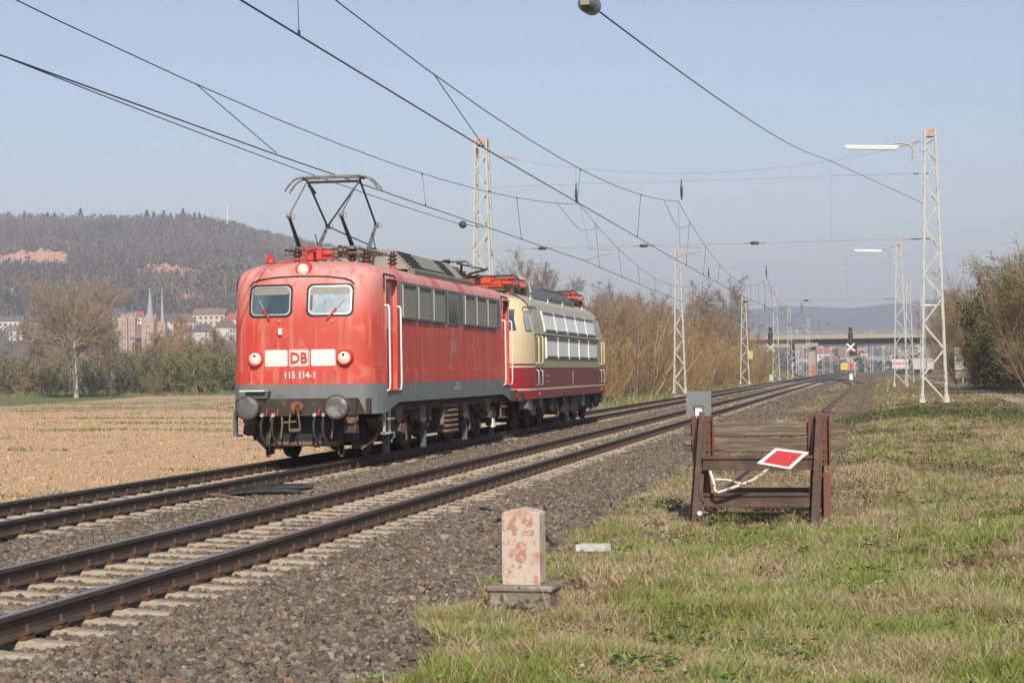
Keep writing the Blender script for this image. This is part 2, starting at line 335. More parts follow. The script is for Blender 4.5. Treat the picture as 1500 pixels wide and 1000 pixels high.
def pw(*pts):
    a = np.array(pts, float); return lambda x: np.stack([np.interp(x, a[:, 0], a[:, k]) for k in (1, 2, 3)], -1)
def blades(name, x, y, h, w, colf, g, label, lean=.5, zo=0., curve=.5, m=None):
    n = len(x); z = gz(x, y)+zo; a = g.uniform(0, 2*np.pi, n); ln = g.uniform(.1, 1, n)*lean; b = g.uniform(0, 2*np.pi, n)
    up = np.stack([np.cos(b)*ln, np.sin(b)*ln, np.ones(n)], -1); up /= np.linalg.norm(up, axis=1)[:, None]
    bend = np.stack([np.cos(b), np.sin(b), -.25*np.ones(n)], -1)*(curve*g.random(n))[:, None]
    sd_ = np.stack([np.cos(a), np.sin(a), np.zeros(n)], -1)*w[:, None]/2; P = np.stack([x, y, z-.01], -1); H = h[:, None]
    p1 = P+up*H*.55+bend*H*.12; p2 = P+up*H*.9+bend*H*.55
    V = np.stack([P-sd_, P+sd_, p1+sd_*.8, p1-sd_*.8, p2+sd_*.15, p2-sd_*.15], 1).reshape(-1, 3)
    i = 6*np.arange(n)[:, None]; F_ = np.concatenate([i+[0, 1, 2, 3], i+[3, 2, 4, 5]])
    c = colf(n); c = np.repeat(c, 6, 0)
    return tag(np_mesh(name, V, F_, m or m_blade, col=c), label, 'grass', kind='stuff')
m_blade = material('grass_blade', (.1, .15, .03), .7, attr='tint', spec=.2, trans=.25)
def scatter(n, y0, y1, pw_=1.0):
    y = y0+(y1-y0)*g.random(n)**pw_; x = g.uniform(-4.3, y1*.09+3.6, n); k = in_view(x, y, 3.6) & (x > edge_x(y)); return x[k], y[k]
def cols(pal, j=.18):
    pal = np.array(pal)
    def f(n): return pal[g.integers(0, len(pal), n)]*g.uniform(1-j, 1+j, (n, 1))*g.uniform(.93, 1.07, (n, 3))
    return f
GREEN = [(.22, .29, .055), (.29, .35, .075), (.15, .21, .045), (.36, .39, .11), (.40, .39, .16)]
STRAW = [(.50, .39, .23), (.43, .32, .18), (.58, .47, .29), (.34, .24, .14), (.62, .52, .35)]
BROWN = [(.30, .175, .10), (.36, .21, .13), (.18, .105, .07), (.42, .28, .18)]
def dry(x, y): return .32*vnoise(x, y, 2.6, 0)+.34*vnoise(x, y, .8, 1)+.34*vnoise(x, y, .3, 2)+.13*sstep(18, 34, y)+.07*sstep(0, 3, x)+.10*(np.abs(x-sid_x(y)) < 1.5)*(y > 27)-.05*sstep(18, 11, y)
def patch(n, y0, y1, hs, ws):
    x, y = scatter(n, y0, y1); k = ~(((np.abs(x+2.9) < .33) & (y > 15.9) & (y < 17.0)) | ((np.abs(x+1.4) < .75) & (y > 25.0) & (y < 27) & (g.random(len(x)) < .7))); x, y = x[k], y[k]; d = dry(x, y); b = vnoise(x, y, 1.7, 7)*.75+vnoise(x, y, .5, 0)*.25+.15*sstep(26, 45, y)+.13*sstep(0, 1.6, x)*sstep(13, 22, y); r = g.random(len(x))
    ks = d+(r-.5)*.48 > .475; kb = ks & (b+(g.random(len(x))-.5)*.3 > .575); ks &= ~kb
    out = []
    ds = np.abs(x-sid_x(y)); near = (ds < 1.35) & (y > 26.6); keep = ~((np.abs(ds-.7535) < .14) & (y > 26.4)) & ~(near & (g.random(len(x)) < .35))
    for k, sc, pal in ((~ks & ~kb, 1., GREEN), (ks, 1.12, STRAW), (kb, .75, BROWN)):
        k = k & keep; nn = int(k.sum()); tall = (.35+1.3*vnoise(x[k], y[k], .45, 4)**1.3)*np.where(near[k], .5, 1)
        out.append((x[k], y[k], g.uniform(*hs, nn)*sc*tall, g.uniform(*ws, nn)))
    return out
P_ = [patch(460000, 10.2, 17, (.05, .17), (.004, .008)), patch(440000, 17, 32, (.05, .16), (.005, .010)), patch(270000, 32, 62, (.05, .14), (.007, .014)), patch(120000, 62, 150, (.06, .16), (.014, .03)), patch(40000, 150, 300, (.1, .2), (.03, .06))]
for j, (nm, pal, lb, ln, cv) in enumerate((('green_grass', GREEN, 'fresh green grass growing on the verge beside the ballast', .5, .7), ('dry_grass', STRAW, 'straw coloured dead grass standing among the green on the verge', .9, .8), ('withered_weeds', BROWN, 'low brown withered weeds and dead bramble stems on the verge', 1.8, .5))):
    q = [np.concatenate([p[j][k] for p in P_]) for k in range(4)]
    blades(nm, *q, cols(pal), g, lb, ln, curve=cv)
# uneven tussocks of rank grass
cx, cy = scatter(4000, 10.5, 60); k = vnoise(cx, cy, 1.5, 2) > .42; cx, cy = cx[k], cy[k]; k = ~((np.abs(cx+2.9) < .6) & (cy > 14.5) & (cy < 17.2)); cx, cy = cx[k], cy[k]; nb = 70
x = (cx[:, None]+g.normal(0, .055, (len(cx), nb))).ravel(); y = (cy[:, None]+g.normal(0, .055, (len(cx), nb))).ravel(); hh = np.repeat(g.uniform(.10, .24, len(cx)), nb)*g.uniform(.5, 1.1, len(x)); kd = np.repeat(dry(cx, cy)+g.uniform(-.2, .2, len(cx)) > .5, nb)
for nm, k, pal, lb in (('straw_tussocks', kd, STRAW+[GREEN[4]], 'straw coloured grass tussocks standing above the verge'), ('green_tussocks', ~kd, GREEN+[STRAW[2]], 'fresh green grass tussocks standing above the verge')):
    blades(nm, x[k], y[k], hh[k], g.uniform(.004, .009, int(k.sum()))*(1+y[k]/50), cols(pal), g, lb, .9, curve=1.1)
# long dead stalks and the dark bramble leaves
x, y = scatter(9000, 10.5, 40); k = dry(x, y) > .5; x, y = x[k], y[k]; n = len(x)
blades('dead_stalks', x, y, g.uniform(.14, .34, n), g.uniform(.004, .007, n), cols(STRAW+BROWN[:2]), g, 'thin dead plant stalks rising above the verge grass', .8, curve=.3)
def leaves(name, x, y, z, size, colf, g, label, m=None, tilt=.6, parent=None, cat='bramble', kind='stuff'):
    n = len(x); a = g.uniform(0, 2*np.pi, n); u = np.stack([np.cos(a), np.sin(a), g.uniform(-tilt, tilt, n)], -1); v = np.stack([-np.sin(a), np.cos(a), g.uniform(-tilt, tilt, n)], -1)
    P = np.stack([x, y, z], -1); s = size[:, None]; V = np.stack([P-u*s, P-v*s*.55, P+u*s, P+v*s*.55], 1).reshape(-1, 3)
    o = np_mesh(name, V, np.arange(4*n).reshape(-1, 4), m or m_blade, parent=parent, col=np.repeat(colf(n), 4, 0))
    return tag(o, label, cat, kind=kind) if not parent else o
x, y = scatter(150000, 10.5, 75); k = (vnoise(x, y, 1.9, 5)*.7+vnoise(x, y, .5, 3)*.3 > .62) ; x, y = x[k], y[k]; n = len(x)
leaves('bramble_leaves', x, y, gz(x, y)+g.uniform(.02, .16, n), g.uniform(.012, .026, n)*(1+y/60), cols([(.10, .16, .04), (.14, .21, .05), (.07, .11, .035), (.19, .16, .07)]), g, 'low dark green bramble leaves creeping through the verge grass')
x, y = scatter(52000, 10.3, 45); n = len(x)
leaves('leaf_litter', x, y, gz(x, y)+g.uniform(.005, .07, n), g.uniform(.010, .028, n), cols([(.30, .19, .11), (.42, .31, .19), (.20, .12, .07), (.52, .42, .28)]), g, 'dry curled leaves and bits of dead stem lying in the verge grass', tilt=.9, cat='litter')
cx, cy = scatter(1500, 10.5, 30); k = vnoise(cx, cy, 1.2, 6) > .5; cx, cy = cx[k], cy[k]; nb = 9; n = len(cx)*nb; a = g.uniform(0, 2*np.pi, n); r_ = g.uniform(.02, .07, n)
x = np.repeat(cx, nb)+r_*np.cos(a); y = np.repeat(cy, nb)+r_*np.sin(a)
leaves('broad_leaved_weeds', x, y, gz(x, y)+g.uniform(.03, .11, n), g.uniform(.022, .045, n), cols([(.16, .26, .05), (.22, .32, .07), (.13, .2, .05)]), g, 'small broad leaved green weeds scattered through the verge', tilt=.5, cat='weeds')
# sprouting weeds in rows across the field
n = 160000; y = 22+190*g.random(n)**1.15; x = -16.8-g.random(n)*(y*.55); row = np.sin((y+.35*x)*.55+2*vnoise(x, y, 30, 1)); k = (row > .45) & (vnoise(x, y, 5, 2)*.6+vnoise(x, y, 1.2, 3)*.4 > .53) | (g.random(n) < .02)
x, y = x[k], y[k]; n = len(x); z = -.95-gz(x, y)
blades('field_weeds', x, y, g.uniform(.06, .13, n)*(1+y/200), g.uniform(.02, .04, n)*(1+y/120), cols([(.2, .24, .06), (.26, .28, .1), (.15, .2, .05)]), g, 'sparse green weeds sprouting in rows across the bare field', 1.2, zo=z)
n = 60000; y = 24+120*g.random(n)**1.4; x = -16.4-g.random(n)*(y*.55); s_ = g.uniform(.008, .022, n)*(1+y/120)
c = CUBE[None]*(1+g.uniform(-.4, .4, (n, 8, 3)))*s_[:, None, None]*g.uniform(.6, 1.2, (n, 1, 3)); c += np.stack([x, y, -.96+(vnoise(x, y, 1.3, 4)-.5)*.05+s_*.3], -1)[:, None]
m_clod = material('soil_clod', (.5, .31, .2), 1., attr='tint', spec=.05)
tag(np_mesh('soil_clods', c.reshape(-1, 3), (CF[None]+8*np.arange(n)[:, None, None]).reshape(-1, 4), m_clod, col=np.repeat(np.array([.53, .36, .23])*g.uniform(.8, 1.12, (n, 1)), 8, 0)), 'small pale reddish soil clods lying on the ploughed field', 'soil', kind='stuff')
# ---------------------------------------------------------------- paints
m_red = material('red_paint', (.55, .058, .036), .52, layers=[((2.2, 2.2, .35), (.46, .085, .06), .5, .75), ('z', 2.5, 3.85, (.67, .32, .285)), ((7, 7, .3), (.60, .18, .14), .5, .68), ((.8, .8, .5), (.50, .07, .05), .5, .75), (2.6, (.60, .15, .105), .52, .72), ((9, 9, .6), (.66, .22, .18), .56, .8), ((14, 14, 2), (.40, .035, .03), .6, .8)], spec=.45)
m_redclean = material('clean_red', (.6, .045, .03), .4, spec=.5)
m_grey = material('grey_paint', (.165, .175, .175), .55, layers=[((5, 5, .8), (.215, .22, .215), .5, .75), ((3, 3, 6), (.12, .11, .1), .6, .8)])
m_band = material('grey_band', (.10, .115, .115), .5, layers=[((6, 6, .7), (.14, .15, .15), .5, .75)])
m_louv = material('louvre_panel', (.27, .255, .215), .6, layers=[((2, 2, 40), (.22, .205, .17), .48, .6), ((5, 5, 1), (.32, .3, .25), .55, .8)])
m_roofg = material('roof_grey', (.32, .30, .26), .7, layers=[(2.5, (.26, .245, .215), .45, .7)])
m_dark = material('underframe', (.052, .040, .032), .8, layers=[(4, (.11, .072, .048), .5, .7), (12, (.03, .028, .026), .5, .7)], bump=(30, .3, .01))
m_brown = material('brake_dust', (.17, .11, .075), .85, layers=[(6, (.24, .15, .095), .5, .7), (15, (.09, .065, .05), .5, .7)], bump=(30, .4, .01))
m_black = material('rubber', (.022, .022, .022), .6)
m_steel = material('buffer_steel', (.14, .13, .125), .6, .3, layers=[(5, (.30, .29, .29), .52, .62), (3, (.075, .065, .06), .5, .7)])
m_white = material('white_paint', (.78, .76, .70), .5, layers=[(6, (.68, .65, .58), .5, .8)])
m_cream = material('cream_paint', (.68, .56, .33), .45, layers=[((4, 4, .6), (.62, .51, .31), .5, .8)])
m_cream_side = material('shaded_cream_side', (.36, .33, .20), .6, layers=[((4, 4, .5), (.31, .285, .18), .45, .75)])  # cream of the body sides, dusty and with their shade put into the colour
m_froof = material('dusty_roof', (.40, .38, .31), .6, layers=[((1.5, 3, 1.5), (.34, .33, .28), .45, .7)])
m_dred = material('dark_red_paint', (.33, .018, .028), .4, layers=[((4, 4, .6), (.27, .03, .035), .5, .8)])
m_dred_side = material('shaded_red_side', (.19, .055, .048), .6, layers=[((5, 5, .5), (.23, .10, .08), .5, .75), ((2, 2, 8), (.14, .045, .04), .5, .7)])  # dark red of the body sides, darkened in colour for their shade
m_alu = material('filter_grille', (.80, .80, .79), .5, 0, layers=[((2, 60, 60), (.68, .68, .68), .48, .58)], bump=((5, 90, 90), .3, .004))
m_frame = material('aluminium', (.6, .6, .57), .4, .5)
m_glassd = material('glass_dark', (.035, .06, .07), .06, spec=.9, coat=.6, layers=[((1.6, 1.6, .9), (.09, .13, .145), .45, .62)])  # paler noise patches paint reflections into the dark panes
m_glass_refl = material('glass_painted_reflection', (.26, .34, .37), .08, spec=.9, coat=.6, layers=[((2.2, 2.2, 1.2), (.42, .47, .48), .42, .62), ((5, 5, 3), (.16, .21, .22), .58, .72)])  # bright reflection painted as a pale base with light and dark patches
m_lens = material('lamp_lens', (.75, .72, .60), .08, spec=.8, coat=.8)
m_ins = material('insulator', (.065, .035, .03), .35, spec=.6)
m_insred = material('red_insulator_foot', (.50, .06, .04), .6, layers=[(14, (.30, .05, .035), .5, .65)])
m_pant = material('pantograph_tube', (.16, .155, .14), .55, .3, layers=[(12, (.25, .245, .22), .5, .6)])
m_pantd = material('pantograph_dark', (.045, .045, .045), .6)
m_rust = material('rust', (.24, .085, .035), .9, layers=[(8, (.14, .06, .035), .45, .65), (25, (.32, .14, .06), .55, .7)], bump=(40, .4, .006))
m_orange = material('orange_red', (.60, .075, .035), .5, layers=[(6, (.42, .06, .035), .5, .7)])

# ---------------------------------------------------------------- overhead line masts
m_mast = material('mast_paint', (.46, .46, .42), .6, layers=[(3, (.38, .37, .33), .5, .7), (14, (.34, .20, .12), .66, .74)])
m_mastcap = material('mast_cap_rust', (.46, .34, .29), .7, layers=[(9, (.33, .15, .10), .48, .62)])
m_wire = material('copper_wire', (.06, .06, .065), .5, .4)
m_rope = material('bronze_rope', (.20, .25, .20), .6, .2)
m_arm = material('galvanised', (.42, .42, .40), .5, .4, layers=[(8, (.30, .27, .23), .5, .7)])
m_foot = material('mast_foundation', (.30, .27, .22), .9, layers=[(5, (.2, .18, .14), .45, .7)])
def mast(name, x, y, z0, h, wb, wt, label, group, npan=None, legw=.075):
    t = thing(name, label, 'mast', (x, y, z0), 0, group); npan = npan or max(9, int(h*1.25))
    wz = lambda z: wb+(wt-wb)*z/h
    for sx, sy in ((-1, -1), (1, -1), (1, 1), (-1, 1)):
        w0, w1 = wb/2, wt/2; MB().bar((sx*w0, sy*w0, .0), (sx*w1, sy*w1, h), legw, legw, up=(0, 1, 0)).build('leg', m_mast, t)
    mb = MB(); zs = [h*(1-(1-k/npan)**1.18) for k in range(npan+1)]; zs = [min(z, h-.28) for z in zs]
    for k in range(npan):
        a, b = zs[k], zs[k+1]; wa, w2 = wz(a)/2, wz(b)/2; f = 1 if k % 2 else -1
        for sy in (-1, 1): mb.bar((-f*wa, sy*wa, a), (f*w2, sy*w2, b), .055, .012, up=(0, 1, 0)); 
        for sx in (-1, 1): mb.bar((sx*wa, f*wa, a), (sx*w2, -f*w2, b), .012, .055, up=(0, 1, 0))
    mb.build('lattice_bracing', m_mast, t)
    MB().box((0, 0, h-.13), (wt+.05, wt+.05, .27)).build('cap_plate', m_mastcap, t)
    MB().box((0, 0, -.58), (wb+.2, wb+.2, .90)).build('foundation', m_foot, t, .03)
    for sx in (-1, 1):
        for sy in (-1, 1): MB().box((sx*wb/2, sy*wb/2, .14), (.20, .20, .30), taper=.5).build('foot_bracket', m_mast, t)
    return t
GL, GR = 'lattice masts along the left of the tracks', 'lattice masts along the right of the siding'
masts = {}
def mk(key, name, x, y, z, h, wb, wt, label, g): masts[key] = mast(name, x, y, z, h, wb, wt, label, g); return masts[key]
mk('L0', 'lattice_mast', -14.35, 74, -.3, 10.9, .85, .42, 'white lattice mast with rusty cap rising behind the two locomotives', GL)
mk('L1', 'lattice_mast', -12.85, 138, .05, 9.95, .80, .30, 'white lattice mast in front of the brown bushes, just beyond the cream locomotive', GL)
mk('L2', 'lattice_mast', -12.95, 215, .05, 9.95, .95, .36, 'white lattice mast with a small yellow plate near its foot', GL)
mk('L3', 'lattice_mast', -13.0, 292, .0, 13.1, 1.0, .45, 'white lattice mast beside the left signal with a white cross', GL)
mk('L4', 'lattice_mast', -14.0, 372, .0, 13.0, .95, .45, 'slim lattice mast left of the signal showing red under the bridge', GL)
mk('L5', 'lattice_mast', -12.2, 430, .0, 12.5, .9, .45, 'slim lattice mast standing in front of the bridge pier', GL)
mk('R0', 'lattice_mast', 2.42, 73, .38, 9.87, .86, .36, 'tallest white lattice mast, nearest on the right, with a long white lamp', GR)
mk('R1', 'lattice_mast', 2.30, 136, .36, 9.75, .86, .32, 'white lattice mast with a lamp, second on the right and just left of the nearest', GR)
mk('R2', 'lattice_mast', 4.0, 188, .25, 9.6, .75, .32, 'white lattice mast close behind the second one, its lamp pointing right', GR)
mk('R3', 'lattice_mast', 7.0, 250, .1, 10.8, .8, .35, 'slim lattice mast between the bushes and the nearest right mast, no lamp', GR)
b = masts['L2']; MB().box((.62, -.3, 3.15), (.55, .04, .85)).build('number_plate', material('yellow_plate', (.62, .5, .25), .6, layers=[(9, (.45, .38, .22), .55, .65)]), b)
for key, z, ln in (('R0', 9.15, 1.85), ('R1', 9.1, 1.75), ('R2', 7.2, 1.8)):
    t = masts[key]; d = 1 if key == 'R2' else -1; l = thing('lamp', {'R0': 'long white tube lamp on a bent arm at the top of the nearest right mast', 'R1': 'long white tube lamp on the second right mast', 'R2': 'short seeming white tube lamp pointing right from the third right mast'}[key], 'lamp', (t.location.x, t.location.y-.25, t.location.z+z), 0, 'tube lamps on the right masts')
    mb = MB(); mb.bar((d*.18, 0, -.05), (d*.62, 0, -.05), .05); mb.bar((d*.18, 0, -.42), (d*.66, 0, -.42), .05); mb.tube([(d*.62, 0, -.44), (d*.62, 0, -.02), (d*.70, 0, .12), (d*.85, 0, .18), (d*1.3, 0, .22)], .035, 7); mb.build('arm', m_arm, l)
    mb = MB(); mb.prism([(-.14, .0), (-.10, .10), (.10, .10), (.14, .0)], 0, d*1.15, d*(1.2+ln)); h_ = mb.build('housing', m_white, l, .02)
    MB().box((d*(1.17+ln/2), 0, -.02), (ln-.05, .24, .05)).build('diffuser', m_lens, l); l.rotation_euler = (0, R_(2.5), 0)

# ---------------------------------------------------------------- wires
def wire(name, pts, r, label, m=m_wire, cat='wire', group=None, n=5):
    o = MB().tube(pts, r, n, caps=False).build(name, m); return tag(o, label, cat, group)
def catenary(tx, ysup, side, label, grp):
    """one wire run: supports at ysup, contact wire z 5.75, messenger sagging from 7.9; droppers are parts of the run."""
    t = thing('overhead_line', label, 'catenary', (tx, 0, 0), 0, grp); hs = 8.0
    for i in range(len(ysup)-1):
        a, b = ysup[i], ysup[i+1]; sa = side*(.3 if i % 2 else -.2); sb = side*(.3 if (i+1) % 2 else -.2)
        lx = lambda y: sa+(sb-sa)*(y-a)/(b-a); zc = lambda y: 5.84-.10*(1-abs(2*(y-a)/(b-a)-1))
        zm = lambda y: 6.42+(hs-6.42)*abs(2*(y-a)/(b-a)-1)**2
        ysn = np.linspace(a, b, 17); MB().tube([(lx(y), y, zc(y)) for y in ysn], .0125, 5, caps=False).build('contact_wire', m_wire, t)
        MB().tube([(lx(y)*.4, y, zm(y)) for y in ysn], .0095, 5, caps=False).build('messenger_wire', m_wire, t)
        if a < 150:
            for q in ([(d+4)/78 for d in ((11, 23, 47.5, 61) if tx == T1 else (7.5, 19, 47.3, 60.5))] if i == 0 else (.07, .19, .31, .43, .57, .69, .81, .93)):
                y = a+(b-a)*q; mb = MB(); mb.tube([(lx(y), y, zc(y)), (lx(y)*.4, y, zm(y))], .006 if y < 60 else .010, 4); mb.box((lx(y), y, zc(y)+.03), (.025, .05, .07)); mb.box((lx(y)*.4, y, zm(y)-.02), (.025, .06, .05)); mb.build('dropper', m_wire, t)
        if i == 0: MB().tube([(lx(30.8)*.4, 30.8, zm(30.8)), (lx(35.1), 35.1, zc(35.1)+.03)], .008, 4).build('current_link', m_wire, t)
        for e, sg in ((a, 1), (b, -1)):                        # stitch wire next to each support
            if 0 < e < 160: MB().tube([(lx(e)*.4, e-sg*0+sg*5.5, zm(e+sg*5.5)), (lx(e)*.5, e+sg*2.0, 7.15), (lx(e)*.5, e, 7.0)], .008, 4, caps=False).build('stitch_wire', m_wire, t)
    for y in ysup[1:5]:
        i = ysup.index(y); s0 = side*(.3 if i % 2 else -.2); u = MB(); zc = 5.84
        u.tube([(s0, y, zc+.02), (s0+.5, y, zc+.17), (s0+1.0, y, zc+.27)], .018, 6); u.build('steady_arm', m_arm, t)
        MB().tube([(s0+.15, y, zc+.48), (s0+1.1, y, zc+.40)], .024, 6).build('registration_tube', m_arm, t); MB().bar((s0+1.05, y, zc+.45), (s0+1.02, y, zc+.22), .05).build('drop_bracket', m_arm, t)
        MB().tube([(s0*.4, y, hs), (s0+.2, y, zc+.5)], .006, 4).build('stay_wire', m_wire, t)
        mb = MB(); mb.lathe((0, y, hs+.05), (0, 0, 1), [(0, .03), (.15, .035), (.18, .06), (.25, .045), (.32, .06), (.39, .045), (.46, .06), (.53, .03), (.75, .025)], 10); mb.build('hanging_insulator', m_ins, t)
    return t
YS = [-4., 74., 138., 215., 292., 372., 450., 530.]
catenary(T2, YS, 1, 'overhead wires above the farther track, touching the raised pantograph', 'overhead lines above the tracks')
catenary(T1, [-4+1e-6]+YS[1:], -1, 'overhead wires above the nearer track', 'overhead lines above the tracks')
def cross_span(y, xl, xr, first):
    t = thing('cross_span', 'thin cross wires between the first pair of masts' if first else 'thin cross wires spanning between the second pair of masts' if y < 150 else 'faint cross wires spanning the tracks at the third pair of masts', 'span wire', (0, y, 0), 0, 'cross spans between masts')
    MB().tube([(xl, 0, 6.36), (xr, 0, 6.36)], .009, 4, caps=False).build('lower_span', m_rope, t); MB().tube([(xl, 0, 8.75), (xr, 0, 8.78)], .007, 4, caps=False).build('upper_span', m_rope, t)
    xs = np.linspace(xl, xr, 25); c = lambda x: 9.05+ (9.95-9.05)*(abs((x-(xl+xr)/2)/((xr-xl)/2))**2)
    MB().tube([(x, 0, c(x)) for x in xs], .007, 4, caps=False).build('head_span', m_rope, t)
    for x in (T2, T1, -1.2): MB().tube([(x, 0, c(x)), (x, 0, 8.6 if x != -1.2 else 6.36)], .006, 4).build('hanger', m_rope, t)
    for x in (xl+1.6, T2+2.3, T1+2.45):
        MB().lathe((x, 0, 6.36), (1, 0, 0), [(0, .02), (.1, .03), (.12, .055), (.2, .06), (.28, .055), (.38, .06), (.40, .03), (.5, .02)], 8).build('rod_insulator', m_ins, t)
        mb = MB(); mb.bar((x-.15, 0, 6.36), (x+.1, 0, 6.36), .05); mb.bar((x+.4, 0, 6.36), (x+.65, 0, 6.36), .05); mb.build('clamp', m_louv, t)
    for x, d in ((xl, 1), (xr, -1)):
        MB().bar((x-d*.35, 0, 6.36), (x+d*.9, 0, 6.36), .05).build('anchor_rod', m_mastcap if d < 0 else m_arm, t); MB().bar((x-d*.3, 0, 8.76), (x+d*.5, 0, 8.76), .045).build('anchor_rod', m_arm, t); MB().bar((x+d*.2, 0, 9.97), (x+d*.9, 0, 9.80), .05).build('anchor_rod', m_mastcap, t)
cross_span(74., -13.9, 2.3, True); cross_span(138., -12.8, 2.2, False); cross_span(215., -12.9, 4.0, False)
for y in (292., 372., 450.): pass
# feeder wires hung on the masts
fp = thing('feeder_wire', 'anchor wire sloping from a round insulator towards the mast behind the locomotives', 'wire', (0, 0, 0))
MB().tube([(-14.3, 73.8, 7.2), (-14.42, 70.6, 7.1)], .012, 5).build('wire_end', m_wire, fp)
Pf = [(-14.42+.12*t, 70.3-t*39.3, 7.06+.07*t-.22*4*t*(1-t)*.6) for t in np.linspace(0, 1.7, 20)]
MB().tube(Pf, .012, 5, caps=False).build('wire', m_wire, fp)
MB().lathe((-14.42, 70.7, 7.08), (0, -1, .0), [(0, .05), (.05, .12), (.12, .14), (.15, .09), (.2, .14), (.28, .13), (.33, .05)], 12).build('strain_insulator', material('green_insulator', (.07, .09, .08), .3), fp)
fr_ = thing('feeder_wire', 'wire from the grooved insulator at the top edge towards the nearest right mast', 'wire', (0, 0, 0))
pA = Vector((-2.43, 18., 5.02)); pB = Vector((-1.39, 74., 9.44))
MB().tube([tuple(pA+(pB-pA)*t-Vector((0, 0, 1))*(.9*t*(1-t))) for t in np.linspace(0, 1, 24)], .009, 5, caps=False).build('wire', m_wire, fr_)
MB().tube([tuple(pB), (2.2, 73, 7.55)], .010, 5).build('wire_end', m_wire, fr_)
d = (pB-pA).normalized(); mb = MB(); prf = [(-.42, .03), (-.36, .07)]
for k in range(4): prf += [(-.34+.08*k, .075), (-.32+.08*k, .088), (-.28+.08*k, .088), (-.265+.08*k, .07)]
prf += [(.0, .05), (.04, .02)]; mb.lathe(pA, d, prf, 18); mb.build('strain_insulator', material('glazed_insulator', (.10, .13, .11), .18, spec=.8), fr_)
MB().box(tuple(pA-d*.44), (.08, .05, .06)).build('clamp', m_louv, fr_)

# ---------------------------------------------------------------- buffer stop at the end of the siding
m_old = material('weathered_timber', (.14, .10, .07), .95, layers=[((1.2, 20, 22), (.25, .20, .15), .45, .62), ((2, 30, 30), (.07, .055, .04), .60, .68), (3, (.15, .11, .075), .55, .75)], bump=((2, 45, 45), .8, .015))
m_rustd = material('dark_rust', (.085, .058, .045), .9, layers=[(5, (.14, .08, .06), .45, .65), ((30, 30, 6), (.08, .05, .04), .55, .7)], bump=(40, .4, .008))
m_rustr = material('red_rust', (.17, .07, .045), .9, layers=[(7, (.16, .065, .045), .45, .65)], bump=(35, .5, .008))
bs = thing('buffer_stop', 'rusty rail frame buffer stop with two weathered timber beams', 'buffer stop', (-1.40, 25.7, -.36))
def railbar(a, b, up, name, m, parent, sc=1.05):              # a length of rail between two points
    a = Vector(a); b = Vector(b); d = (b-a).normalized(); u = Vector(up); x = d.cross(u).normalized(); u = x.cross(d); pr = rail_profile(sc); mb = MB(); N = len(pr)
    vs = [p+x*q[0]+u*(q[1]+.09) for p in (a, b) for q in pr]; mb.add(vs, [(k, (k+1) % N, N+(k+1) % N, N+k) for k in range(N)]); mb.add(vs[:N], [tuple(range(N))]); mb.add(vs[N:], [tuple(range(N))]); return mb.build(name, m, parent)
for sx in (-1, 1):
    x = sx*.76; top = (x+.02, .38, 1.43); fo = (x-.06, -.30, -.12)
    o = railbar(fo, top, (0, -1, 0), 'upright', m_rustd, bs, .98)
    o = MB(); o.box((x+.09, .44, 1.08), (.13, .03, .66)); o.box((x+.155, .40, 1.08), (.015, .1, .66))
    for k in range(5):
        for dx in (.06, .12): o.lathe((x+dx+.02, .42, .82+.13*k), (0, -1, 0), [(0, .018), (.025, .016)], 6)
    o.build('bolted_plate', m_rustr, bs)
    MB().box((x-.09, .44, 1.1), (.06, .03, .62)).build('bolted_plate', m_rustr, bs)
    railbar((x, 1.55, .02), (x, .48, 1.0), (0, 1, 0), 'rear_strut', m_rustr, bs, .95)
    if sx > 0: railbar((x+.1, .1, .0), (x+.1, .3, .65), (0, -1, 0), 'stub_post', m_rustr, bs, .8)
    fb = MB(); fb.box((x, -.22, .0), (.2, .2, .12)); fb.box((x+.05, -.28, -.12), (.26, .14, .12), rot=Matrix.Rotation(.3, 3, 'Z'))
    for k in range(3): fb.lathe((x-.06+.07*k, -.33, .0+.05*(k % 2)), (0, -1, 0), [(0, .03), (.04, .025)], 6)
    fb.build('foot_clamp', m_rustr, bs)
for z, hh in ((1.222, .195), (1.018, .195)):
    mb = MB(); n_ = 14; L_ = 1.06
    ys = [g2.uniform(-.006, .006) for _ in range(n_+1)]
    for k in range(n_+1):
        x = -.99+2.12*k/n_; h2 = hh/2+g2.uniform(-.012, .006); ch = .035 if k in (0, n_) else 0
        mb.v += [(x, .50-ch+ch, z-h2+ch), (x, .50, z+h2-ch), (x, .72, z+h2-.01-ch), (x, .72, z-h2+ch)]
    for k in range(n_):
        for j in range(4): mb.f.append([4*k+j, 4*k+(j+1) % 4, 4*k+4+(j+1) % 4, 4*k+4+j]); mb.m.append(0); mb.sm.append(False)
    mb.f += [[0, 1, 2, 3], [4*n_, 4*n_+1, 4*n_+2, 4*n_+3]]; mb.m += [0, 0]; mb.sm += [False]*2
    mb.build('timber_beam', m_old, bs, .012)
mb = MB(); 
for k in range(40): x = g2.uniform(-.6, .75); mb.bar((x, .55, 1.39), (x+g2.uniform(-.25, .25), .62, 1.40+g2.uniform(0, .03)), .012)
mb.build('dead_leaf_litter', m_brown, bs)
railbar((-.72, .12, .80), (.72, .12, .80), (0, 0, 1), 'cross_rail', m_rustd, bs, 1.05)
railbar((-.70, -.10, .33), (.66, -.10, .33), (0, 0, 1), 'lower_cross_rail', m_rustd, bs, 1.0)
MB().bar((-.45, .5, .42), (.7, .5, .42), .09, .07).build('rear_cross_bar', m_rustd, bs); MB().bar((-.6, .7, .25), (.1, .5, .38), .08, .06).build('diagonal_tie', m_rustd, bs); MB().bar((.7, .7, .25), (.1, .5, .38), .08, .06).build('diagonal_tie', m_rustd, bs)
